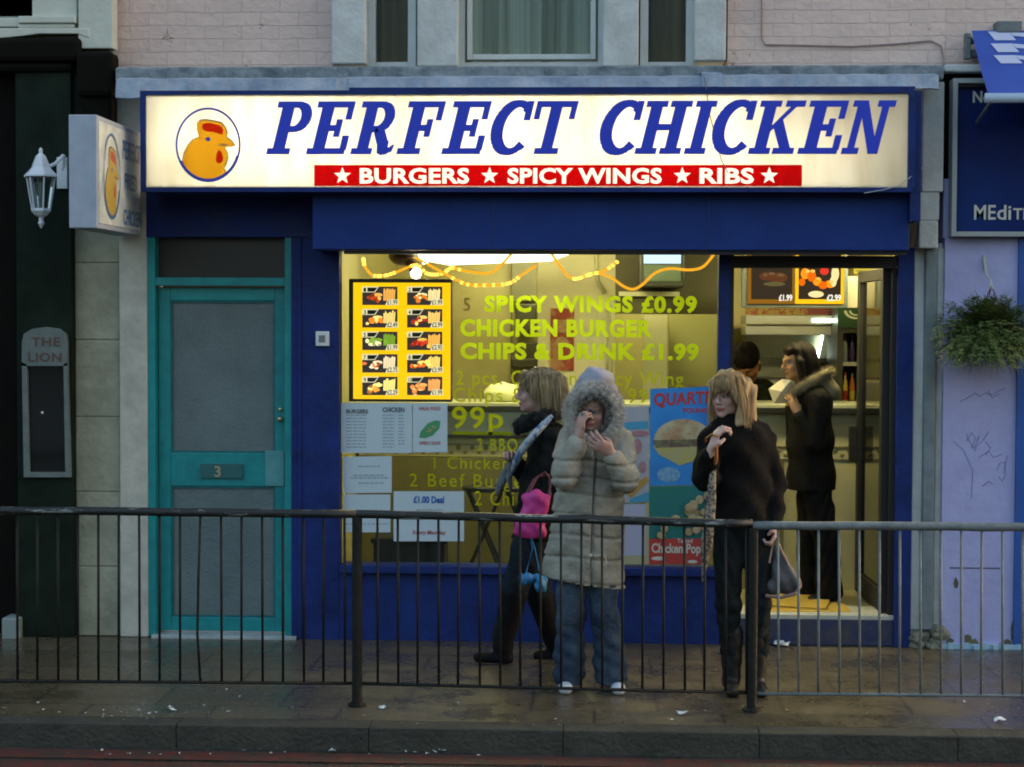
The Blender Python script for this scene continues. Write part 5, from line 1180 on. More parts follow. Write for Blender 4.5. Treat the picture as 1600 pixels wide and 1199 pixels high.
def hand(F, w, d, up, side, curl=.7, s=1.0, thumb=1.0, spread=.1):
    """hand from wrist w along d; 'up' = direction of the finger curl (palm side); side = direction of the thumb"""
    d = norm(d); up = norm(np.array(up) - d*np.dot(up, d)); side = norm(np.cross(d, up)) * (1 if np.dot(np.cross(d, up), side) > 0 else -1); w = np.array(w, float)
    pc = w + d*.045*s
    F.cap(w - d*.03*s, w + d*.015*s, .026*s, .025*s, k=.01, flat=(up, .72))
    F.ell(w + d*.05*s, (.040*s, .050*s, .0155*s), (side, d, up), .016)
    L = (.040, .046, .043, .034)
    for i in range(4):
        o = (1.5 - i) * .0195*s; b = w + d*(.085 - abs(1.2 - i)*.004)*s + side*o; a_ = 0.0; p = b; dd = norm(d + side*(1.5 - i)*spread)
        r_ = (.0092, .0095, .0092, .0082)[i]*s
        for kx, (fr_, cr) in enumerate(((1.0, .55), (.68, 1.15), (.5, .9))):
            a_ += curl*cr; v = dd*math.cos(a_) + up*math.sin(a_); q = p + v*L[i]*fr_*s; F.cap(p, q, r_*(1 - .08*kx), r_*(.93 - .08*kx), k=.004); p = q
    tb = w + d*.022*s + side*.026*s; t1 = tb + (side*.55 + d*.7 + up*.35)*.036*s*thumb; t2 = t1 + (d*.75 + up*.65 - side*.25)*.030*s*thumb
    F.cap(tb, t1, .0135*s, .0112*s, k=.012); F.cap(t1, t2, .011*s, .009*s, k=.004)
def hairs(root_fn, n, L, r0, name, m, parent, droop=.0, seg=2, wob=.25):
    """n short tapered flat hairs; root_fn() -> (point, direction)"""
    vs, fs = [], []; k = 0; off = wloc(parent)
    for i in range(n):
        p, d = root_fn(); d = Vector(tuple(d)); p = Vector(tuple(p)) - off
        d = (d + Vector((R.uniform(-1, 1), R.uniform(-1, 1), R.uniform(-1, 1)))*wob).normalized()
        s_ = d.cross(Vector((R.uniform(-1, 1), R.uniform(-1, 1), R.uniform(-1, 1)))).normalized()*r0; l_ = L*R.uniform(.6, 1.15)/seg
        vs += [p - s_, p + s_]; base = k; k += 2
        for j in range(seg):
            p = p + d*l_; d = (d + Vector((0, 0, -droop))).normalized(); w_ = 1 - (j+1)/seg*.85
            vs += [p - s_*w_, p + s_*w_]; fs.append((k-2, k-1, k+1, k)); k += 2
    me = bpy.data.meshes.new(name); me.from_pydata([tuple(v) for v in vs], [], fs); me.materials.append(m); o = bpy.data.objects.new(name, me); COL.objects.link(o); o.parent = parent; return o
def strand_hair(guides, n, name, m, parent, r0=.0022, jit=.006):
    """long strands: guides = list of point lists (all same length); strands interpolate neighbouring guides"""
    mb = MB()
    G_ = [[Vector(tuple(p)) for p in g] for g in guides]
    for i in range(n):
        a = R.randrange(len(G_) - 1); t = R.random(); j0 = Vector((R.uniform(-jit, jit), R.uniform(-jit, jit), R.uniform(-jit, jit))); s_len = R.uniform(.84, 1.05); samp = lambda g, u: g[min(int(u), len(g)-2)].lerp(g[min(int(u), len(g)-2)+1], u - min(int(u), len(g)-2)); pts = [samp(G_[a], k*s_len).lerp(samp(G_[a+1], k*s_len), t) + j0*(.05 + .95*k/len(G_[a])) + Vector((R.uniform(-1, 1), R.uniform(-1, 1), 0))*.0012 for k in range(len(G_[a]))]
        sd_ = Vector((R.uniform(-1, 1), R.uniform(-1, 1), 0)).normalized()*r0
        base = len(mb.v)
        for k, p in enumerate(pts): w_ = 1 if k < len(pts)-1 else .25; mb.v += [tuple(p - sd_*w_), tuple(p + sd_*w_)]
        for k in range(len(pts)-1): mb.f.append((base+2*k, base+2*k+1, base+2*k+3, base+2*k+2)); mb.mi.append(0)
    return mb.build(name, m, parent)
def hairmat(name, c1, c2): return mat(name, c1, .6, c2, 1.0, .25, 60, spec=.15, stretch=(60, 60, 6), detail=3)
def shoe(F, heel, toe, w=.045, hgt=.07, k=.02):
    heel = np.array(heel, float); toe = np.array(toe, float); d = norm(toe - heel)
    F.cap(heel + (0, 0, w*.75), toe + (0, 0, w*.62) - d*w*.6, w*.80, w*.78, k=k, flat=((0, 0, 1), .85)); F.cap(heel + (0, 0, w*.7), heel + (0, 0, hgt), w*.78, w*.8, k=k)

# ================================================================= woman in the hooded padded coat
YA = G(925, 1079).y
q = lambda px, py, dy=0.0: V3(P(px, py, YA + dy))
A = thing('person', 'woman in beige padded coat with grey fur hood up, phone at her mouth', 'person', (q(925, 1000)[0], YA, 0))
fr = frame((-.12, -1, -.10), .06); hc = q(926, 641, .0)
F = Field(q(850, 570, -.50), q(1010, 570, .30), .006); F = Field((q(850, 800)[0], YA - .42, -.01), (q(1012, 800)[0], YA + .22, q(0, 560)[2]), .0062)
head(F, hc, fr, .97, q(927, 690, .03))
ch, wa, hip = q(930, 715, .04), q(922, 780, .03), q(915, 850, .03)
F.cap(ch, wa, .11, .10, .03, flat=((1, 0, 0), 1.3)); F.cap(wa, hip, .10, .12, .04, flat=((1, 0, 0), 1.3))
sR, eR, wR = q(893, 690, .02), q(881, 744, -.17), q(905, 681, -.20)
sL, eL, wL = q(968, 692, .02), q(979, 752, -.13), q(954, 708, -.22)
for s_, e_, w_ in ((sR, eR, wR), (sL, eL, wL)): F.cap(s_, e_, .045, .036, .02); F.cap(e_, w_, .036, .024, .015)
kR, aR = q(892, 960, .0), q(888, 1050, .02); kL, aL = q(945, 960, -.01), q(958, 1050, .02)
F.cap(q(897, 850, .03), kR, .075, .05, .03); F.cap(kR, aR, .05, .035); F.cap(q(937, 850, .03), kL, .075, .05, .03); F.cap(kL, aL, .05, .035)
for s_, x, tx in ((0, 886, 884), (1, 962, 966)): F.cap(q(x, 1058, .05) - (0, 0, .0), (q(tx, 1070)[0], YA - .08, .028), .022, .016, .02)
hand(F, wR, (q(909, 645, -.20) - wR), (.80, .55, 0), (.2, .8, .1), .85, .93)
hand(F, wL, (q(924, 686, -.27) - wL), (-.15, .9, .35), (.1, -.2, 1), .7, .95)
F.build('body', SKIN, A, face_cols(hc, fr, .97, (.40, .235, .18)))
# jeans
jm = fabric('faded blue jeans', (.025, .042, .068), (.085, .120, .155), 4, .5, 50, sharp=(.42, .72))
Fj = Field((q(850, 1000)[0], YA - .25, .0), (q(1010, 1000)[0], YA + .25, q(0, 840)[2]), .0075)
Fj.cap(q(897, 845, .03), kR, .095, .072, .03); Fj.cap(kR, q(889, 1056, .0), .070, .084, .03, flat=((0, 1, 0), .9)); Fj.cap(q(938, 845, .03), kL, .095, .070, .02); Fj.cap(kL, q(955, 1052, .0), .068, .088, .02, flat=((0, 1, 0), .9)); Fj.cap(q(918, 846, .03), q(918, 870, .03), .11, .09, .03, flat=((1, 0, 0), 1.2))
Fj.disp(lambda X, Y, Z: .006*np.sin(Z*34 + 5*np.sin(X*13)) * np.sin(X*31 + Z*9) + .004*np.sin(Z*75 + X*40)*(Z < .35))
Fj.halfcut((0, 0, .035), (0, .0, -1)); Fj.build('jeans', jm, A)
for x, tx in ((885, 884), (962, 967)):
    Fs = Field(q(x - 30, 1080, -.22)*(1, 1, 0) + (0, 0, -.004), q(x + 34, 1080, .2)*(1, 1, 0) + (0, 0, .14), .005); shoe(Fs, (q(x, 1070, .07)[0], YA + .07, .0), (q(tx, 1070)[0], YA - .13, .0), .046, .06); Fs.halfcut((0, 0, .002), (0, 0, -1)); sh = Fs.build('trainer', mat('white trainer', (.60, .64, .70), .55, (.50, .54, .60), 20, .2, 60), A)
# coat
cm = fabric('beige padded nylon', (.26, .245, .19), (.35, .33, .27), 5, .7, 22, .6)
Fc = Field((q(822, 800)[0], YA - .50, q(0, 935)[2]), (q(1022, 800)[0], YA + .34, q(0, 640)[2]), .0072)
Fc.cap(q(932, 705, .045), q(922, 775, .04), .142, .132, .03, flat=((1, 0, 0), 1.12)); Fc.cap(q(922, 775, .04), q(909, 930, .05), .134, .168, .05, flat=((1, 0, 0), 1.34))
Fc.cap(q(897, 683, .03), q(968, 688, .03), .072, .072, .04)
def puff(F_, a, b, ra, rb, n, k=.012):
    a = np.array(a); b = np.array(b)
    for i in range(n): t = (i + .5)/n; rr = ra + (rb - ra)*t; F_.ell(a + (b - a)*t, (rr*.985, rr*.985, rr*.985), None, k)
    F_.cap(a, b, ra*.955, rb*.955, k=.02)
puff(Fc, sR, eR, .074, .070, 3, .02); puff(Fc, eR, eR + (wR - eR)*.82, .067, .050, 4, .016); puff(Fc, sL, eL, .070, .068, 3, .02); puff(Fc, eL, eL + (wL - eL)*.80, .065, .050, 4, .016)
zq = [q(0, y)[2] for y in (900, 862, 828, 797, 765, 738, 712)]
def quilt(X, Y, Z):
    D = 0*X + 0*Y + 0*Z
    tz = Z + .010*np.sin(X*12) + .02*(X - A.location.x)
    for z0 in zq: D = D + .010*np.exp(-((tz - z0)/.009)**2)
    rp = (.5 + .5*np.sin(X*62 + Z*9 + 3*np.sin(Z*17)))
    D = D + .0045*rp*np.sin(Z*47 + 4*np.sin(X*19)) - .004*np.sin(X*25 + 2*np.sin(Z*21))
    xz = X - (q(930, 700)[0] + (q(925, 880)[0] - q(930, 700)[0]) * (q(930, 700)[2] - Z)/(q(0, 700)[2] - q(0, 880)[2]))
    D = D + (.018*np.exp(-(xz/.006)**2))*(Y < YA + .02)
    return D
Fc.disp(quilt)
# hem: slanting cut and front split
hL, hR = q(838, 898, 0), q(980, 922, 0); hn = norm((hR[2] - hL[2], 0, -(hR[0] - hL[0])))
Fc.halfcut(hL, hn)
Fc.cap(q(924, 935, -.3), q(922, 900, -.22), .05, .012, .015, cut=True); Fc.cap(q(924, 960, -.22), q(923, 890, -.18), .045, .008, .01, cut=True)
Fc.build('padded_coat', cm, A)
MB().tube([q(932, 716, -.135), q(928, 760, -.135), q(926, 800, -.14), q(924, 850, -.165), q(923, 888, -.19)], .005, 6).build('zip', mat('dark zip', (.03, .028, .02), .5), A)
mb = MB(); mb.tube([q(928, 868, -.185), q(945, 868, -.178), q(948, 880, -.182)], .0035, 6); mb.ball(q(923, 868, -.19), .009); mb.build('toggle_cord', mat('pale cord', (.5, .48, .4), .6), A)
# hood
hoodm = fabric('pale grey hood cloth', (.29, .29, .33), (.37, .37, .41), 7, .3, 30, .7)
Fh = Field((q(860, 600)[0], YA - .26, q(0, 720)[2]), (q(1000, 600)[0], YA + .30, q(0, 562)[2]), .0065)
Fh.ell(q(930, 632, .07), (.134, .135, .170), None, .02); Fh.ell(q(932, 596, .00), (.098, .10, .072), None, .03); Fh.cap(q(915, 690, .06), q(945, 690, .06), .10, .10, .04)
Fh.ell(q(926, 647, -.10), (.082, .17, .100), None, .015, cut=True)
Fh.disp(lambda X, Y, Z: .005*np.sin(X*40 + 3*np.sin(Z*30)) + .004*np.sin(Z*60 + X*20)); Fh.build('hood', hoodm, A)
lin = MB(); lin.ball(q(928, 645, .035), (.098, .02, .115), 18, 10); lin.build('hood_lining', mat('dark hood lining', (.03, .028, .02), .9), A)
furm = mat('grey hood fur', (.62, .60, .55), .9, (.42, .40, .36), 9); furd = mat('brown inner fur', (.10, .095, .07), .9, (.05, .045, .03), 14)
cf = q(928, 646, -.085)
def ringp(t):   # ellipse ring of the hood opening; top comes forward
    rx, rz = .114, .120; x = rx*math.cos(t); z = rz*math.sin(t)*(1.0 if math.sin(t) > 0 else 1.12)
    return np.array((cf[0] + x, cf[1] - .02*math.sin(t) + .02*(math.cos(t)**2), cf[2] + z))
Ff = Field(cf - (.22, .12, .23), cf + (.22, .12, .22), .007)
for i in range(30): Ff.cap(ringp(i*math.pi/15), ringp((i+1)*math.pi/15), .027, .027, .01)
Ff.disp(lambda X, Y, Z: .006*np.sin(X*140 + Z*30)*np.sin(Z*130 + Y*60)); ff = Ff.build('fur_trim', furm, A)
def fr1():
    t = R.uniform(0, 2*math.pi); a = R.uniform(0, 2*math.pi); c = ringp(t); rad_ = np.array((math.cos(t), 0, math.sin(t))); d = rad_*math.cos(a) + np.array((0, -1, 0))*math.sin(a); return c + d*.024, d + rad_*.5
hairs(fr1, 8000, .034, .0014, 'fur_strands', furm, ff)
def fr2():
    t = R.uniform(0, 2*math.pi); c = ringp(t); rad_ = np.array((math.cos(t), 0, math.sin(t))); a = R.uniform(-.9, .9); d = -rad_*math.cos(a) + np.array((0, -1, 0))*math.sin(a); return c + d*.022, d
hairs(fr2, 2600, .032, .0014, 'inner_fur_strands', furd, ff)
mb = MB(); mb.box(-.017, .017, -.006, .006, -.036, .036); ph = mb.build('mobile_phone', mat('dark grey phone', (.03, .03, .035), .3), None, bevel=.004)
pc_ = q(920, 650, -.165); ph.location = tuple(pc_); ph.rotation_euler = (.2, .55, .35); tag(ph, 'small dark mobile phone held at the mouth of the hooded woman', 'phone')

# ================================================================= woman walking left with the pink bag
YB_ = -.62
q = lambda px, py, dy=0.0: V3(P(px, py, YB_ + dy))
B = thing('person', 'woman with short blonde hair and black coat walking left behind the hooded woman', 'person', (q(825, 1000)[0], YB_, 0))
fr = frame((-1, -.10, -.06)); hc = q(836, 613, .0)
F = Field((q(725, 800)[0], YB_ - .32, -.01), (q(905, 800)[0], YB_ + .32, q(0, 560)[2]), .0068)
head(F, hc, fr, 1.0, q(850, 668, .0))
F.cap(q(858, 700, 0), q(846, 775, 0), .10, .10, .03, flat=((0, 1, 0), 1.35)); F.cap(q(846, 775), q(838, 835), .10, .115, .03, flat=((0, 1, 0), 1.2))
sN, eN, wN = q(864, 688, -.17), q(866, 762, -.21), q(838, 800, -.27)
sF, eF, wF = q(850, 688, .16), q(828, 752, .16), q(806, 722, .06)
for s_, e_, w_ in ((sN, eN, wN), (sF, eF, wF)): F.cap(s_, e_, .045, .036, .02); F.cap(e_, w_, .036, .024, .015)
hand(F, wF, q(799, 706, .0) - wF, (-.2, -.9, -.1), (-.6, 0, .6), 1.0, .9); hand(F, wN, q(826, 822, -.27) - wN, (-.3, .8, .1), (-1, 0, 0), 1.0, .95)
kF, aF, tF = q(806, 915, -.10), q(785, 1008, -.08), q(742, 1029, -.08)
kB, aB, tB = q(842, 925, .09), q(868, 1006, .12), q(835, 1026, .12)
F.cap(q(838, 835, -.08), kF, .08, .052, .03); F.cap(kF, aF, .052, .035, .02); F.cap(q(842, 835, .08), kB, .08, .052, .03); F.cap(kB, aB, .052, .035, .02)
F.cap(aF - (0, 0, .03), tF + (.09, 0, -.0), .022, .014, .02); F.cap(aB - (0, 0, .02), tB + (.09, 0, -.0), .022, .014, .02)
F.build('body', SKIN, B, face_cols(hc, fr, 1.0, (.47, .27, .215)))
Fj = Field((q(755, 900)[0], YB_ - .3, .05), (q(890, 900)[0], YB_ + .3, q(0, 800)[2]), .0078)
Fj.cap(q(838, 825, -.06), kF, .115, .072, .03); Fj.cap(kF, aF + (0, 0, .03), .072, .058, .03); Fj.cap(q(842, 825, .07), kB, .11, .07, .03); Fj.cap(kB, aB + (0, 0, .03), .07, .056, .03)
Fj.disp(lambda X, Y, Z: .005*np.sin(Z*38 + 5*np.sin(X*17))*np.sin(X*28 + Z*8)); Fj.build('jeans', fabric('dark indigo jeans', (.007, .010, .014), (.020, .028, .036), 5, .4, 50), B)
bm = fabric('dark leather boots', (.005, .005, .006), (.009, .009, .010), 9, .3, 30, .7)
for k_, a_, t_, l_ in ((kF, aF, tF, .46), (kB, aB, tB, .4)):
    Fs = Field(np.minimum(k_, t_) - (.1, .12, .05), np.maximum(k_, np.maximum(t_, a_)) + (.12, .12, 0), .006); Fs.cap(a_ + (k_ - a_)*.86, a_, .078, .056, .02); h_ = a_.copy(); h_[2] = t_[2]
    shoe(Fs, h_ + (.02, 0, -.03), t_ + (0, 0, -.02), .043, .09, .03); Fs.halfcut((0, 0, t_[2] - .022), (0, 0, -1)); Fs.build('boot', bm, B)
blk = fabric('black wool coat', (.005, .0055, .005), (.012, .012, .010), 7, .3, 55)
Fc = Field((q(775, 800)[0], YB_ - .34, q(0, 850)[2]), (q(905, 800)[0], YB_ + .34, q(0, 640)[2]), .0072)
Fc.cap(q(862, 695), q(848, 770), .120, .128, .03, flat=((0, 1, 0), 1.4)); Fc.cap(q(848, 770), q(842, 838), .128, .150, .04, flat=((0, 1, 0), 1.2)); Fc.cap(q(864, 683, -.14), q(864, 683, .14), .062, .062, .04)
Fc.cap(sN, eN, .066, .062, .02); Fc.cap(eN, eN + (wN - eN)*.85, .06, .048, .02); Fc.cap(sF, eF, .066, .06, .02); Fc.cap(eF, eF + (wF - eF)*.85, .058, .046, .02)
Fc.disp(lambda X, Y, Z: .006*np.sin(Z*30 + X*24 + 4*np.sin(Y*9)) + .003*np.sin(Z*70 + X*40)); Fc.halfcut(q(0, 832), (0, 0, -1)); Fc.build('coat', blk, B)
Ff = Field(q(795, 700, -.2), q(890, 630, .2), .0068)
for a, b, r1, r2 in (((812, 668, 0), (822, 660, -.08), .036, .04), ((822, 660, -.08), (850, 652, -.10), .042, .044), ((850, 652, -.1), (872, 642, -.03), .04, .038), ((872, 642, -.03), (866, 646, .09), .038, .04), ((866, 646, .09), (820, 662, .07), .04, .04), ((820, 662, .07), (812, 668, 0), .04, .036)): Ff.cap(q(*a), q(*b), r1, r2, .02)
Ff.disp(lambda X, Y, Z: .008*np.sin(X*90 + Z*30)*np.sin(Z*85 + Y*60)); fb = Ff.build('fur_collar', mat('black fur', (.008, .008, .008), .9, (.018, .017, .015), 12), B)
rp_ = [q(812, 668, -.01), q(822, 662, -.09), q(850, 653, -.11), q(874, 643, -.04)]
def fr3():
    i = R.randrange(3); c = rp_[i] + (rp_[i+1] - rp_[i])*R.random(); d = norm((R.uniform(-1, 1), R.uniform(-1, .1), R.uniform(-1, 1))); return c + d*.034, d
hairs(fr3, 2600, .026, .0014, 'collar_strands', MATS['black fur'], fb)
scm = mat('pale blue and white scarf', (.42, .46, .48), .8, (.03, .13, .28), 9, .4, 40, sharp=(.50, .60), stretch=(2.4, 1, 1))
mb = MB(); mb.tube([q(862, 650, -.14), q(850, 663, -.17), q(838, 676, -.20), q(826, 690, -.19), q(815, 704, -.165), q(806, 722, -.12), q(800, 742, -.06)], [.012, .02, .022, .022, .022, .02, .012], 10); mb.build('scarf', scm, B, smooth=True)
hb_ = hairmat('ash blonde hair', (.46, .36, .21), (.17, .12, .06))
Fx = Field(q(800, 670, -.2), q(890, 562, .2), .0062)
Fx.ell(q(846, 602, 0), (.118, .10, .098), None, .02); Fx.ell(q(858, 628, 0), (.075, .092, .082), None, .03); Fx.ell(q(828, 590, 0), (.050, .080, .040), None, .03)
Fx.ell(hc + fr[1]*.075 - fr[2]*.045, (.066, .13, .066), None, .012, cut=True)
Fx.disp(lambda X, Y, Z: .006*np.sin(X*110 - Z*45 + 3*np.sin(Z*22)) + .004*np.sin(X*60 + Z*60 + Y*30)); hx = Fx.build('hair', hb_, B)
gd = []
for i in range(9):
    a = rad(-88 + i*22)      # around the near side, from forehead to nape
    top = q(842, 576, -.01)
    x0 = 812 + i*8.2; gd.append([top, q(830 + i*4.5, 574 + abs(i - 4)*.8, -.05), q(x0 + (i-1)*1.0, 590, -.095 if 1 < i < 8 else -.06), q(x0 + i*1.2, 612 if i > 1 else 597, -.105 if 1 < i < 8 else -.05), q(x0 + i*.9 + (6 if i > 2 else 0), (600, 606, 622, 642, 650, 655, 655, 652, 645)[i], -.09 if i < 8 else -.03)])
strand_hair(gd, 900, 'hair_strands', hb_, hx, .0017, .020)
# bags she carries
pk = thing('shoulder_bag', 'bright pink handbag hanging from the arm of the walking blonde woman', 'bag', q(832, 800, -.36))
q2 = lambda px, py, dy: V3(P(px, py, YB_ + dy))
mb = MB()
outer = [(820, 768), (859, 774), (856, 800), (849, 836), (830, 839), (810, 832), (806, 815), (812, 795)]
Fp = Field(q2(798, 845, -.42), q2(868, 762, -.26), .006)
Fp.cap(q2(838, 786, -.335), q2(829, 822, -.335), .068, .086, .02, flat=((0, 1, 0), .45)); Fp.cap(q2(824, 776, -.335), q2(853, 780, -.335), .022, .022, .03); Fp.cap(q2(812, 828, -.335), q2(843, 832, -.335), .026, .026, .03)
Fp.disp(lambda X, Y, Z: .005*np.sin(X*70 + 2*np.sin(Z*40)) ); Fp.build('bag_body', mat('pink leather', (.62, .045, .27), .5, (.50, .03, .20), 8, .3, 30), pk)
mb = MB(); mb.tube([q2(822, 772, -.335), q2(834, 750, -.30), q2(852, 738, -.29), q2(862, 752, -.30), q2(856, 776, -.335)], .007, 6); mb.tube([q2(826, 772, -.345), q2(840, 745, -.31), q2(858, 742, -.28), q2(860, 776, -.34)], .006, 6); mb.build('strap', mat('dark plum strap', (.12, .02, .03), .5), pk)
cb2 = thing('carrier_bag', 'small blue plastic carrier bag swinging below the pink handbag', 'bag', q2(832, 910, -.30))
Fp = Field(q2(800, 935, -.42), q2(866, 890, -.20), .0055)
Fp.ell(q2(821, 905, -.30), (.040, .03, .034), None, .01); Fp.ell(q2(846, 912, -.30), (.036, .03, .05), None, .01); Fp.ell(q2(834, 902, -.30), (.03, .02, .02), None, .01); Fp.disp(lambda X, Y, Z: .005*np.sin(X*130 + Z*60)); Fp.build('bag_body', mat('blue plastic bag', (.02, .17, .42), .35, (.04, .28, .55), 12, .4, 40), cb2)
mb = MB(); mb.tube([q2(822, 896, -.30), q2(832, 858, -.29), q2(828, 832, -.27)], .004, 5); mb.tube([q2(844, 898, -.30), q2(836, 858, -.29), q2(828, 832, -.27)], .004, 5); mb.build('handle', MATS['blue plastic bag'], cb2)
ub = thing('folded_umbrella', 'grey folded umbrella held down in front by the walking blonde woman', 'umbrella', q2(786, 740, .02))
mb = MB(); mb.tube([q2(799, 706, .02), q2(796, 722, .02)], .008, 6); mb.tube([q2(796, 722, .02), q2(792, 735, .02), q2(784, 752, .02), q2(778, 768, .02), q2(775, 775, .02)], [.012, .022, .026, .016, .004], 10); mb.tube([q2(797, 724, .0), q2(795, 745, 0), q2(798, 768, 0)], [.012, .02, .006], 8); mb.build('canopy', mat('grey umbrella cloth', (.20, .22, .22), .7, (.04, .045, .05), 22, .4, 40, stretch=(3, 1, 1)), ub, smooth=True)

# ================================================================= woman with the long blonde fringe
YC_ = YA
q = lambda px, py, dy=0.0: V3(P(px, py, YC_ + dy))
C = thing('person', 'woman with long blonde hair and fringe in black jacket, hand raised at her collar', 'person', (q(1160, 1000)[0], YC_, 0))
fr = frame((-.50, -.86, -.12), -.04); hc = q(1135, 617, .0)
F = Field((q(1080, 800)[0], YC_ - .42, -.01), (q(1232, 800)[0], YC_ + .24, q(0, 568)[2]), .0062)
head(F, hc, fr, 1.0, q(1152, 668, .03))
F.cap(q(1155, 690, .02), q(1156, 760, .02), .105, .105, .03, flat=((1, .2, 0), 1.25)); F.cap(q(1156, 760, .02), q(1158, 800, .02), .10, .09, .03, flat=((1, 0, 0), 1.2))
sR, eR, wR = q(1112, 684, .0), q(1101, 748, -.11), q(1112, 702, -.25); sL, eL, wL = q(1195, 690, .04), q(1210, 757, .05), q(1210, 815, -.04)
for s_, e_, w_ in ((sR, eR, wR), (sL, eL, wL)): F.cap(s_, e_, .045, .036, .02); F.cap(e_, w_, .036, .024, .015)
hand(F, wR, q(1119, 680, -.26) - wR, (.85, .2, .1), (.1, -.2, 1), .95, 1.0); hand(F, wL, (0, -.05, -1), (-1, .1, 0), (0, -1, 0), 1.0, .95)
kR, aR = q(1138, 940, .0), q(1142, 1052, .03); kL, aL = q(1187, 940, -.0), q(1184, 1052, .03)
F.cap(q(1141, 830, .02), kR, .07, .052, .03); F.cap(kR, aR, .052, .036, .02); F.cap(q(1178, 830, .02), kL, .07, .052, .03); F.cap(kL, aL, .052, .036, .02)
for a_, x in ((aR, 1142), (aL, 1184)): F.cap(a_ - (0, 0, .05), (q(x, 1068)[0], YC_ - .08, .03), .024, .016, .02)
F.build('body', SKIN, C, face_cols(hc, fr, 1.0, (.52, .33, .27)))
Fj = Field((q(1095, 1000)[0], YC_ - .22, .03), (q(1225, 1000)[0], YC_ + .25, q(0, 790)[2]), .0072)
Fj.cap(q(1139, 815, .02), kR, .092, .062, .03); Fj.cap(kR, q(1142, 1025, .02), .062, .052, .03); Fj.cap(q(1181, 815, .02), kL, .092, .061, .012); Fj.cap(kL, q(1185, 1025, .02), .061, .052, .012); Fj.cap(q(1158, 808, .02), q(1159, 830, .02), .11, .10, .03, flat=((1, 0, 0), 1.25))
Fj.disp(lambda X, Y, Z: .006*np.sin(Z*36 + 5*np.sin(X*19))*np.sin(X*27 + Z*9) + .003*np.sin(Z*80)*(Z < .55)); Fj.build('jeans', fabric('black jeans', (.006, .009, .009), (.014, .020, .021), 5, .4, 50), C)
for x, tx in ((1143, 1141), (1183, 1187)):
    Fs = Field(q(x - 34, 1080, -.22)*(1, 1, 0) + (0, 0, -.004), q(x + 36, 1080, .2)*(1, 1, 0) + (0, 0, .36), .006); Fs.cap(q(x, 990, .02), q(x, 1058, .02), .062, .046, .02, flat=((0, 1, 0), 1.05)); shoe(Fs, (q(x, 1070)[0], YC_ + .06, 0), (q(tx, 1070)[0], YC_ - .15, 0), .047, .08, .03); Fs.halfcut((0, 0, .002), (0, 0, -1))
    Fs.disp(lambda X, Y, Z: .0018*np.sin(Z*70 + 20*X)*np.sin(X*40)); Fs.build('boot', mat('black leather boots', (.008, .008, .008), .5, (.016, .016, .015), 9, .2, 30, spec=.3), C)
jk = fabric('black knit jacket', (.0045, .0042, .004), (.010, .009, .008), 7, .25, 60)
Fc = Field((q(1075, 800)[0], YC_ - .42, q(0, 825)[2]), (q(1240, 800)[0], YC_ + .28, q(0, 636)[2]), .0072)
Fc.cap(q(1154, 690, .02), q(1158, 760, .02), .128, .132, .03, flat=((1, .15, 0), 1.25)); Fc.cap(q(1158, 760, .02), q(1160, 830, .02), .132, .142, .03, flat=((1, 0, 0), 1.12)); Fc.cap(q(1124, 678, .01), q(1187, 680, .03), .056, .058, .04)
Fc.cap(q(1140, 664, -.02), q(1164, 662, .02), .064, .066, .03)
Fc.cap(sR, eR, .066, .066, .02); Fc.cap(eR, eR + (wR - eR)*.80, .064, .044, .02); Fc.cap(sL, eL, .062, .057, .02); Fc.cap(eL, eL + (wL - eL)*.9, .060, .046, .02)
Fc.disp(lambda X, Y, Z: .006*np.sin(Z*28 + X*22 + 4*np.sin(Y*9)) + .003*np.sin(Z*64 - X*45)); Fc.halfcut(q(0, 808), (0, 0, -1)); Fc.build('jacket', jk, C)
hm = hairmat('long blonde hair', (.52, .38, .20), (.26, .17, .075))
Fx = Field(q(1088, 705, -.22), q(1205, 566, .22), .0062)
Fx.ell(hc + (.010, .018, .040), (.094, .103, .090), None, .02); Fx.cap(q(1164, 610, .03), q(1168, 652, .03), .062, .056, .03); Fx.cap(q(1160, 600, -.03), q(1158, 660, -.085), .034, .024, .02); Fx.cap(q(1116, 600, .06), q(1112, 655, .04), .028, .022, .02)
Fx.ell(hc + fr[1]*.085 - fr[2]*.052, (.060, .075, .078), fr, .012, cut=True); Fx.ell(hc + fr[1]*.13 - fr[2]*.04, (.062, .08, .07), fr, .01, cut=True)
Fx.disp(lambda X, Y, Z: .005*np.sin(X*120 + 3*np.sin(Z*14)) + .004*np.sin((X + Y)*70 + Z*8)); hx = Fx.build('hair', hm, C)
gd = []
cr = q(1148, 580, .0)
for (x1, y1, d1, x2, y2, d2, x3, y3, d3) in ((1122, 590, -.05, 1112, 620, .0, 1106, 668, -.02), (1118, 590, -.05, 1113, 608, -.06, 1112, 622, -.05), (1121, 588, -.10, 1117, 600, -.12, 1117, 612, -.12), (1130, 587, -.115, 1127, 599, -.135, 1128, 610, -.13), (1141, 587, -.11, 1141, 600, -.13, 1143, 612, -.125), (1152, 590, -.09, 1157, 612, -.11, 1160, 645, -.13), (1160, 592, -.06, 1166, 625, -.08, 1165, 664, -.12), (1163, 592, -.02, 1170, 625, -.04, 1170, 668, -.08), (1166, 596, .04, 1174, 630, .02, 1176, 664, -.02), (1163, 596, .09, 1176, 630, .08, 1178, 662, .06)):
    gd.append([cr, q((x1 + 1148)/2, 582, d1*.6), q(x1, y1, d1), q(x2, y2, d2), q((x2 + x3)/2, (y2 + y3)/2, (d2 + d3)/2), q(x3, y3, d3)])
strand_hair(gd, 1300, 'hair_strands', hm, hx, .0016, .016)
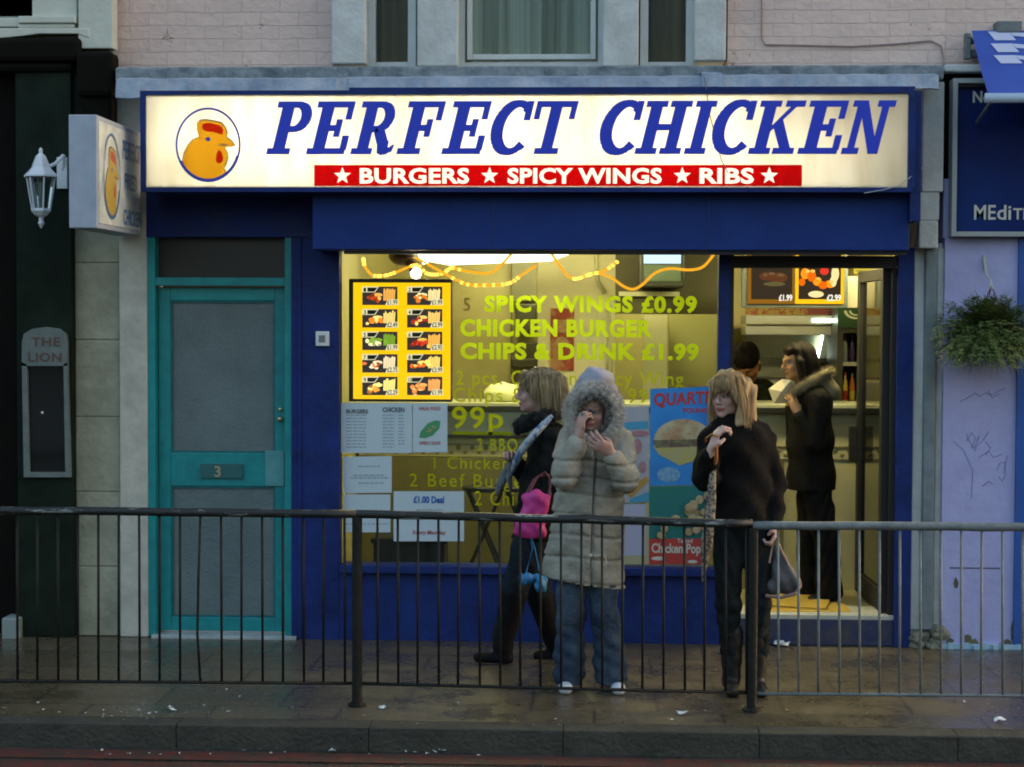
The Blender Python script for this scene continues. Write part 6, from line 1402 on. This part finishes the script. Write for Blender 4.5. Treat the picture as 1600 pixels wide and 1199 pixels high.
# strap, patterned scarf
st = MB(); st.tube([q(1101, 700, -.02), q(1103, 686, -.12), q(1112, 679, -.26), q(1121, 682, -.30)], .006, 6); st.tube([q(1119, 698, -.30), q(1119, 715, -.27), q(1117, 725, -.24)], .010, 6)
sc = thing('patterned_scarf', 'long beige patterned scarf with tan strap hanging in front of the blonde woman in black', 'scarf', q(1112, 800, -.2))
st.build('tan_strap', mat('tan leather', (.36, .13, .035), .5), sc)
mb = MB(); xs_ = [(1117, 722, .012, -.24), (1114, 750, .018, -.22), (1112, 780, .026, -.21), (1109, 810, .030, -.20), (1106, 840, .030, -.19), (1102, 870, .022, -.18), (1099, 890, .012, -.18), (1098, 908, .004, -.18)]
mb.tube([q(x, y, d) for x, y, r_, d in xs_], [r_ for _, _, r_, _ in xs_], 14); mb.v = [(v[0] + .003*math.sin(v[2]*60), YC_ - .2 + (v[1] - YC_ + .2)*.45, v[2]) for v in mb.v]
mb.build('cloth', mat('paisley cloth', (.32, .26, .19), .85, (.06, .055, .05), 55, .4, 60, sharp=(.46, .54)), sc, smooth=True)
cb3 = thing('carrier_bag', 'grey and pink carrier bag hanging from the left hand of the fringed blonde woman', 'bag', q(1222, 890, -.02))
mb = MB(); top = q(1211, 836, -.03)
bxs = [(1196, 925), (1240, 930), (1252, 915), (1250, 900), (1222, 852), (1214, 848), (1205, 870), (1198, 900)]
Fp = Field(q(1185, 945, -.14), q(1262, 840, .10), .0065)
Fp.cap(q(1214, 858, -.03), q(1226, 905, -.03), .02, .078, .02, flat=((0, 1, 0), .5)); Fp.cap(q(1206, 918, -.03), q(1240, 912, -.03), .034, .04, .02, flat=((0, 1, 0), .8)); Fp.disp(lambda X, Y, Z: .004*np.sin(X*80 + Z*50)); Fp.build('bag_body', mat('grey print bag', (.045, .045, .05), .5, (.09, .085, .09), 7, .3, 30), cb3)
MB().tube([q(1196, 931, -.07), q(1220, 934, -.075), q(1243, 928, -.07), q(1251, 914, -.05)], .009, 6).build('pink_base', mat('pale pink plastic', (.26, .17, .14), .5), cb3)
mb = MB(); mb.tube([top, q(1206, 856, -.04), q(1202, 880, -.06)], .006, 5); mb.tube([top, q(1222, 862, -.05), q(1232, 884, -.06)], .006, 5); mb.build('handle', MATS['pale pink plastic'], cb3)

# ================================================================= woman inside at the counter
YE = .58
q = lambda px, py, dy=0.0: V3(P(px, py, YE + dy))
E = thing('person', 'dark haired woman in black parka with fur collar standing inside the shop doorway', 'person', (q(1270, 900)[0], YE, ZF))
fr = frame((-.93, -.30, -.12)); hc = q(1246, 566, .0)
F = Field((q(1200, 800)[0], YE - .28, ZF - .01), (q(1325, 800)[0], YE + .3, q(0, 520)[2]), .0075)
head(F, hc, fr, .98, q(1262, 612, .0)); F.cap(q(1268, 635), q(1268, 735), .095, .09, .03, flat=((0, 1, 0), 1.2))
sN, eN, wN = q(1282, 625, -.15), q(1275, 690, -.19), q(1246, 645, -.16); sF, eF, wF = q(1262, 625, .14), q(1246, 680, .16), q(1234, 632, .10)
for s_, e_, w_ in ((sN, eN, wN), (sF, eF, wF)): F.cap(s_, e_, .042, .034, .02); F.cap(e_, w_, .034, .022, .015)
hand(F, wN, q(1236, 618, -.13) - wN, (-.4, .8, 0), (0, 0, 1), .5, .9); hand(F, wF, q(1232, 606, .08) - wF, (-.3, -.8, 0), (0, 0, 1), .5, .9)
zf = ZF + .02
for sx, dy in ((1262, .08), (1292, -.08)): F.cap(q(1268, 770, dy*.6), q(sx, 850, dy), .06, .05, .03); F.cap(q(sx, 850, dy), q(sx + 2, 915, dy), .05, .035, .02)
F.build('body', SKIN, E, face_cols(hc, fr, .98, (.46, .24, .10), (.36, .12, .06), (.04, .025, .015)))
Fj = Field((q(1235, 800)[0], YE - .28, ZF), (q(1330, 800)[0], YE + .28, q(0, 735)[2]), .009)
for sx, dy in ((1264, .08), (1292, -.08)): Fj.cap(q(1270, 740, dy*.6), q(sx, 850, dy), .10, .076, .03); Fj.cap(q(sx, 850, dy), q(sx + 3, 928, dy), .074, .085, .02)
Fj.disp(lambda X, Y, Z: .005*np.sin(Z*38 + 6*np.sin(X*20))); Fj.halfcut((0, 0, ZF + .03), (0, 0, -1)); Fj.build('trousers', fabric('black trousers', (.005, .005, .004), (.010, .009, .007), 6, .3, 50), E)
for sx, dy in ((1266, .08), (1297, -.08)):
    h_ = q(sx, 900, dy); Fs = Field((h_[0] - .2, h_[1] - .1, ZF - .005), (h_[0] + .1, h_[1] + .1, ZF + .14), .008); shoe(Fs, (h_[0], h_[1], ZF), (h_[0] - .13, h_[1] - .03, ZF), .042, .07); Fs.build('shoe', MATS['black leather boots'], E)
Fc = Field((q(1205, 800)[0], YE - .32, q(0, 765)[2]), (q(1325, 800)[0], YE + .32, q(0, 590)[2]), .008)
Fc.cap(q(1267, 632), q(1266, 690), .130, .135, .03, flat=((0, 1, 0), 1.25)); Fc.cap(q(1266, 690), q(1268, 775), .135, .156, .04, flat=((0, 1, 0), 1.1)); Fc.cap(q(1276, 622, -.12), q(1270, 622, .12), .070, .070, .04)
for s_, e_, w_ in ((sN, eN, wN), (sF, eF, wF)): Fc.cap(s_, e_, .068, .062, .02); Fc.cap(e_, e_ + (w_ - e_)*.85, .06, .045, .02)
Fc.disp(lambda X, Y, Z: .006*np.sin(Z*30 + X*20 + 4*np.sin(Y*9))); Fc.halfcut(q(0, 754), (0, 0, -1)); Fc.build('parka', fabric('black parka', (.006, .006, .004), (.012, .010, .007), 6, .3, 50), E)
hx = Field(q(1220, 640, -.2), q(1300, 518, .22), .0068); hx.ell(hc + (.022, .01, .04), (.098, .092, .088), None, .02); hx.cap(q(1262, 570), q(1266, 608), .078, .06, .03); hx.cap(q(1250, 566, -.085), q(1256, 600, -.07), .03, .028, .02); hx.ell(hc + fr[1]*.035 + fr[2]*.080, (.07, .045, .03), fr, .03)
hx.ell(hc + fr[1]*.105 - fr[2]*.045, (.058, .062, .078), fr, .012, cut=True); hx.disp(lambda X, Y, Z: .004*np.sin(X*110 + Z*30)); hx.build('hair', hairmat('dark brown hair', (.009, .006, .004), (.018, .011, .007)), E)
cfp = [q(1240, 612, -.10), q(1256, 603, -.13), q(1272, 594, -.12), q(1290, 584, -.07), q(1298, 580, .03), q(1284, 586, .12)]
Ff = Field(q(1220, 632, -.22), q(1318, 562, .20), .008)
for i in range(5): Ff.cap(cfp[i], cfp[i+1], .026, .028, .01)
Ff.cap(q(1285, 596, 0), q(1298, 612, .0), .06, .06, .02); fb = Ff.build('fur_collar', mat('tan fur', (.26, .22, .12), .9, (.16, .13, .07), 20), E)
def fr4():
    i = R.randrange(5); c = cfp[i] + (cfp[i+1] - cfp[i])*R.random(); d = norm((R.uniform(-1, 1), R.uniform(-1, .6), R.uniform(-1, 1))); return c + d*.022, d
hairs(fr4, 2400, .028, .0016, 'collar_strands', MATS['tan fur'], fb)
pp_ = thing('paper_wrap', 'pale sheet of paper held up by the dark haired woman at the counter', 'paper', q(1220, 625, -.05))
mb = MB()
pts = [(1201, 608, .0), (1222, 592, -.02), (1236, 594, -.05), (1234, 630, -.05), (1209, 631, -.01)]
ctr = q(1221, 612, -.10); vs = [q(*p) for p in pts]
mb.add([tuple(v) for v in vs] + [tuple(ctr)] + [tuple(v + (0, .006, 0)) for v in vs] + [tuple(ctr + (0, .006, 0))], [(i, (i+1) % 5, 5) for i in range(5)] + [((i+1) % 5 + 6, i + 6, 11) for i in range(5)] + [(i, i+6, (i+1) % 5 + 6, (i+1) % 5) for i in range(5)])
mb.build('sheet', mat('cream wrapping paper', (.66, .60, .42), .7), pp_)

# ================================================================= man behind the counter
YD_ = 1.95
q = lambda px, py, dy=0.0: V3(P(px, py, YD_ + dy))
D = thing('person', 'man with black hair and dark top bending his head behind the counter', 'person', (q(1160, 800)[0], YD_, ZF))
fr = frame((-.25, -.50, -.85)); hc = q(1168, 566, -.06)
F = Field((q(1095, 800)[0], YD_ - .42, ZF - .005), (q(1225, 800)[0], YD_ + .25, q(0, 516)[2]), .0095)
head(F, hc, fr, 1.05, q(1165, 605, .05)); F.cap(q(1162, 625, .05), q(1160, 720, .05), .115, .11, .03, flat=((1, 0, 0), 1.3)); F.cap(q(1160, 720, .05), q(1160, 760, .05), .11, .12, .03)
arms = ((q(1125, 612, .03), q(1118, 665, -.08), q(1140, 655, -.30)), (q(1197, 612, .03), q(1203, 665, -.08), q(1188, 655, -.30)))
for s_, e_, w_ in arms: F.cap(s_, e_, .045, .036, .02); F.cap(e_, w_, .036, .024, .015); hand(F, w_, (0, -1, .2), (0, -.2, -1), (1, 0, 0), .5)
for sx in (1145, 1175): F.cap(q(sx, 760, .05), q(sx, 840, .03), .08, .052, .03); a_ = q(sx, 840, .05); a_[2] = ZF + .08; F.cap(q(sx, 840, .03), a_, .052, .04, .02); F.cap(a_ - (0, 0, .04), a_ - (0, .16, .045), .034, .03, .02)
F.build('body', SKIN, D, face_cols(hc, fr, 1.05, (.34, .15, .06), (.26, .1, .06), (.02, .015, .01)))
Fc = Field((q(1090, 800)[0], YD_ - .35, q(0, 800)[2]), (q(1230, 800)[0], YD_ + .3, q(0, 580)[2]), .01)
Fc.cap(q(1162, 628, .05), q(1160, 760, .05), .135, .14, .03, flat=((1, 0, 0), 1.25)); Fc.cap(q(1128, 608, .04), q(1194, 608, .04), .07, .07, .04)
for s_, e_, w_ in arms: Fc.cap(s_, e_, .066, .058, .02); Fc.cap(e_, e_ + (w_ - e_)*.5, .056, .05, .02)
Fc.build('dark_top', fabric('dark green black top', (.006, .007, .004), (.011, .012, .007), 6, .3, 50), D)
Fj = Field((q(1100, 800)[0], YD_ - .3, ZF), (q(1220, 800)[0], YD_ + .3, q(0, 730)[2]), .012)
for sx in (1145, 1175): Fj.cap(q(sx, 760, .05), q(sx, 840, .03), .095, .07, .03); a_ = q(sx, 840, .05); a_[2] = ZF + .06; Fj.cap(q(sx, 840, .03), a_, .07, .065, .02)
Fj.build('trousers', MATS['black trousers'], D)
hx = Field(q(1135, 600, -.3), q(1205, 515, .2), .0078); hx.ell(hc + fr[2]*.045 - fr[1]*.02, (.094, .110, .090), fr, .02); hx.ell(q(1170, 572, .03), (.085, .07, .075), None, .03); hx.ell(hc + fr[1]*.10 - fr[2]*.03, (.08, .07, .075), fr, .012, cut=True)
hx.disp(lambda X, Y, Z: .004*np.sin(X*120 + Z*60)*np.sin(Y*90)); hx.build('hair', mat('black hair', (.004, .003, .003), .8, (.008, .006, .005), 30, .2, 80, spec=.08), D)
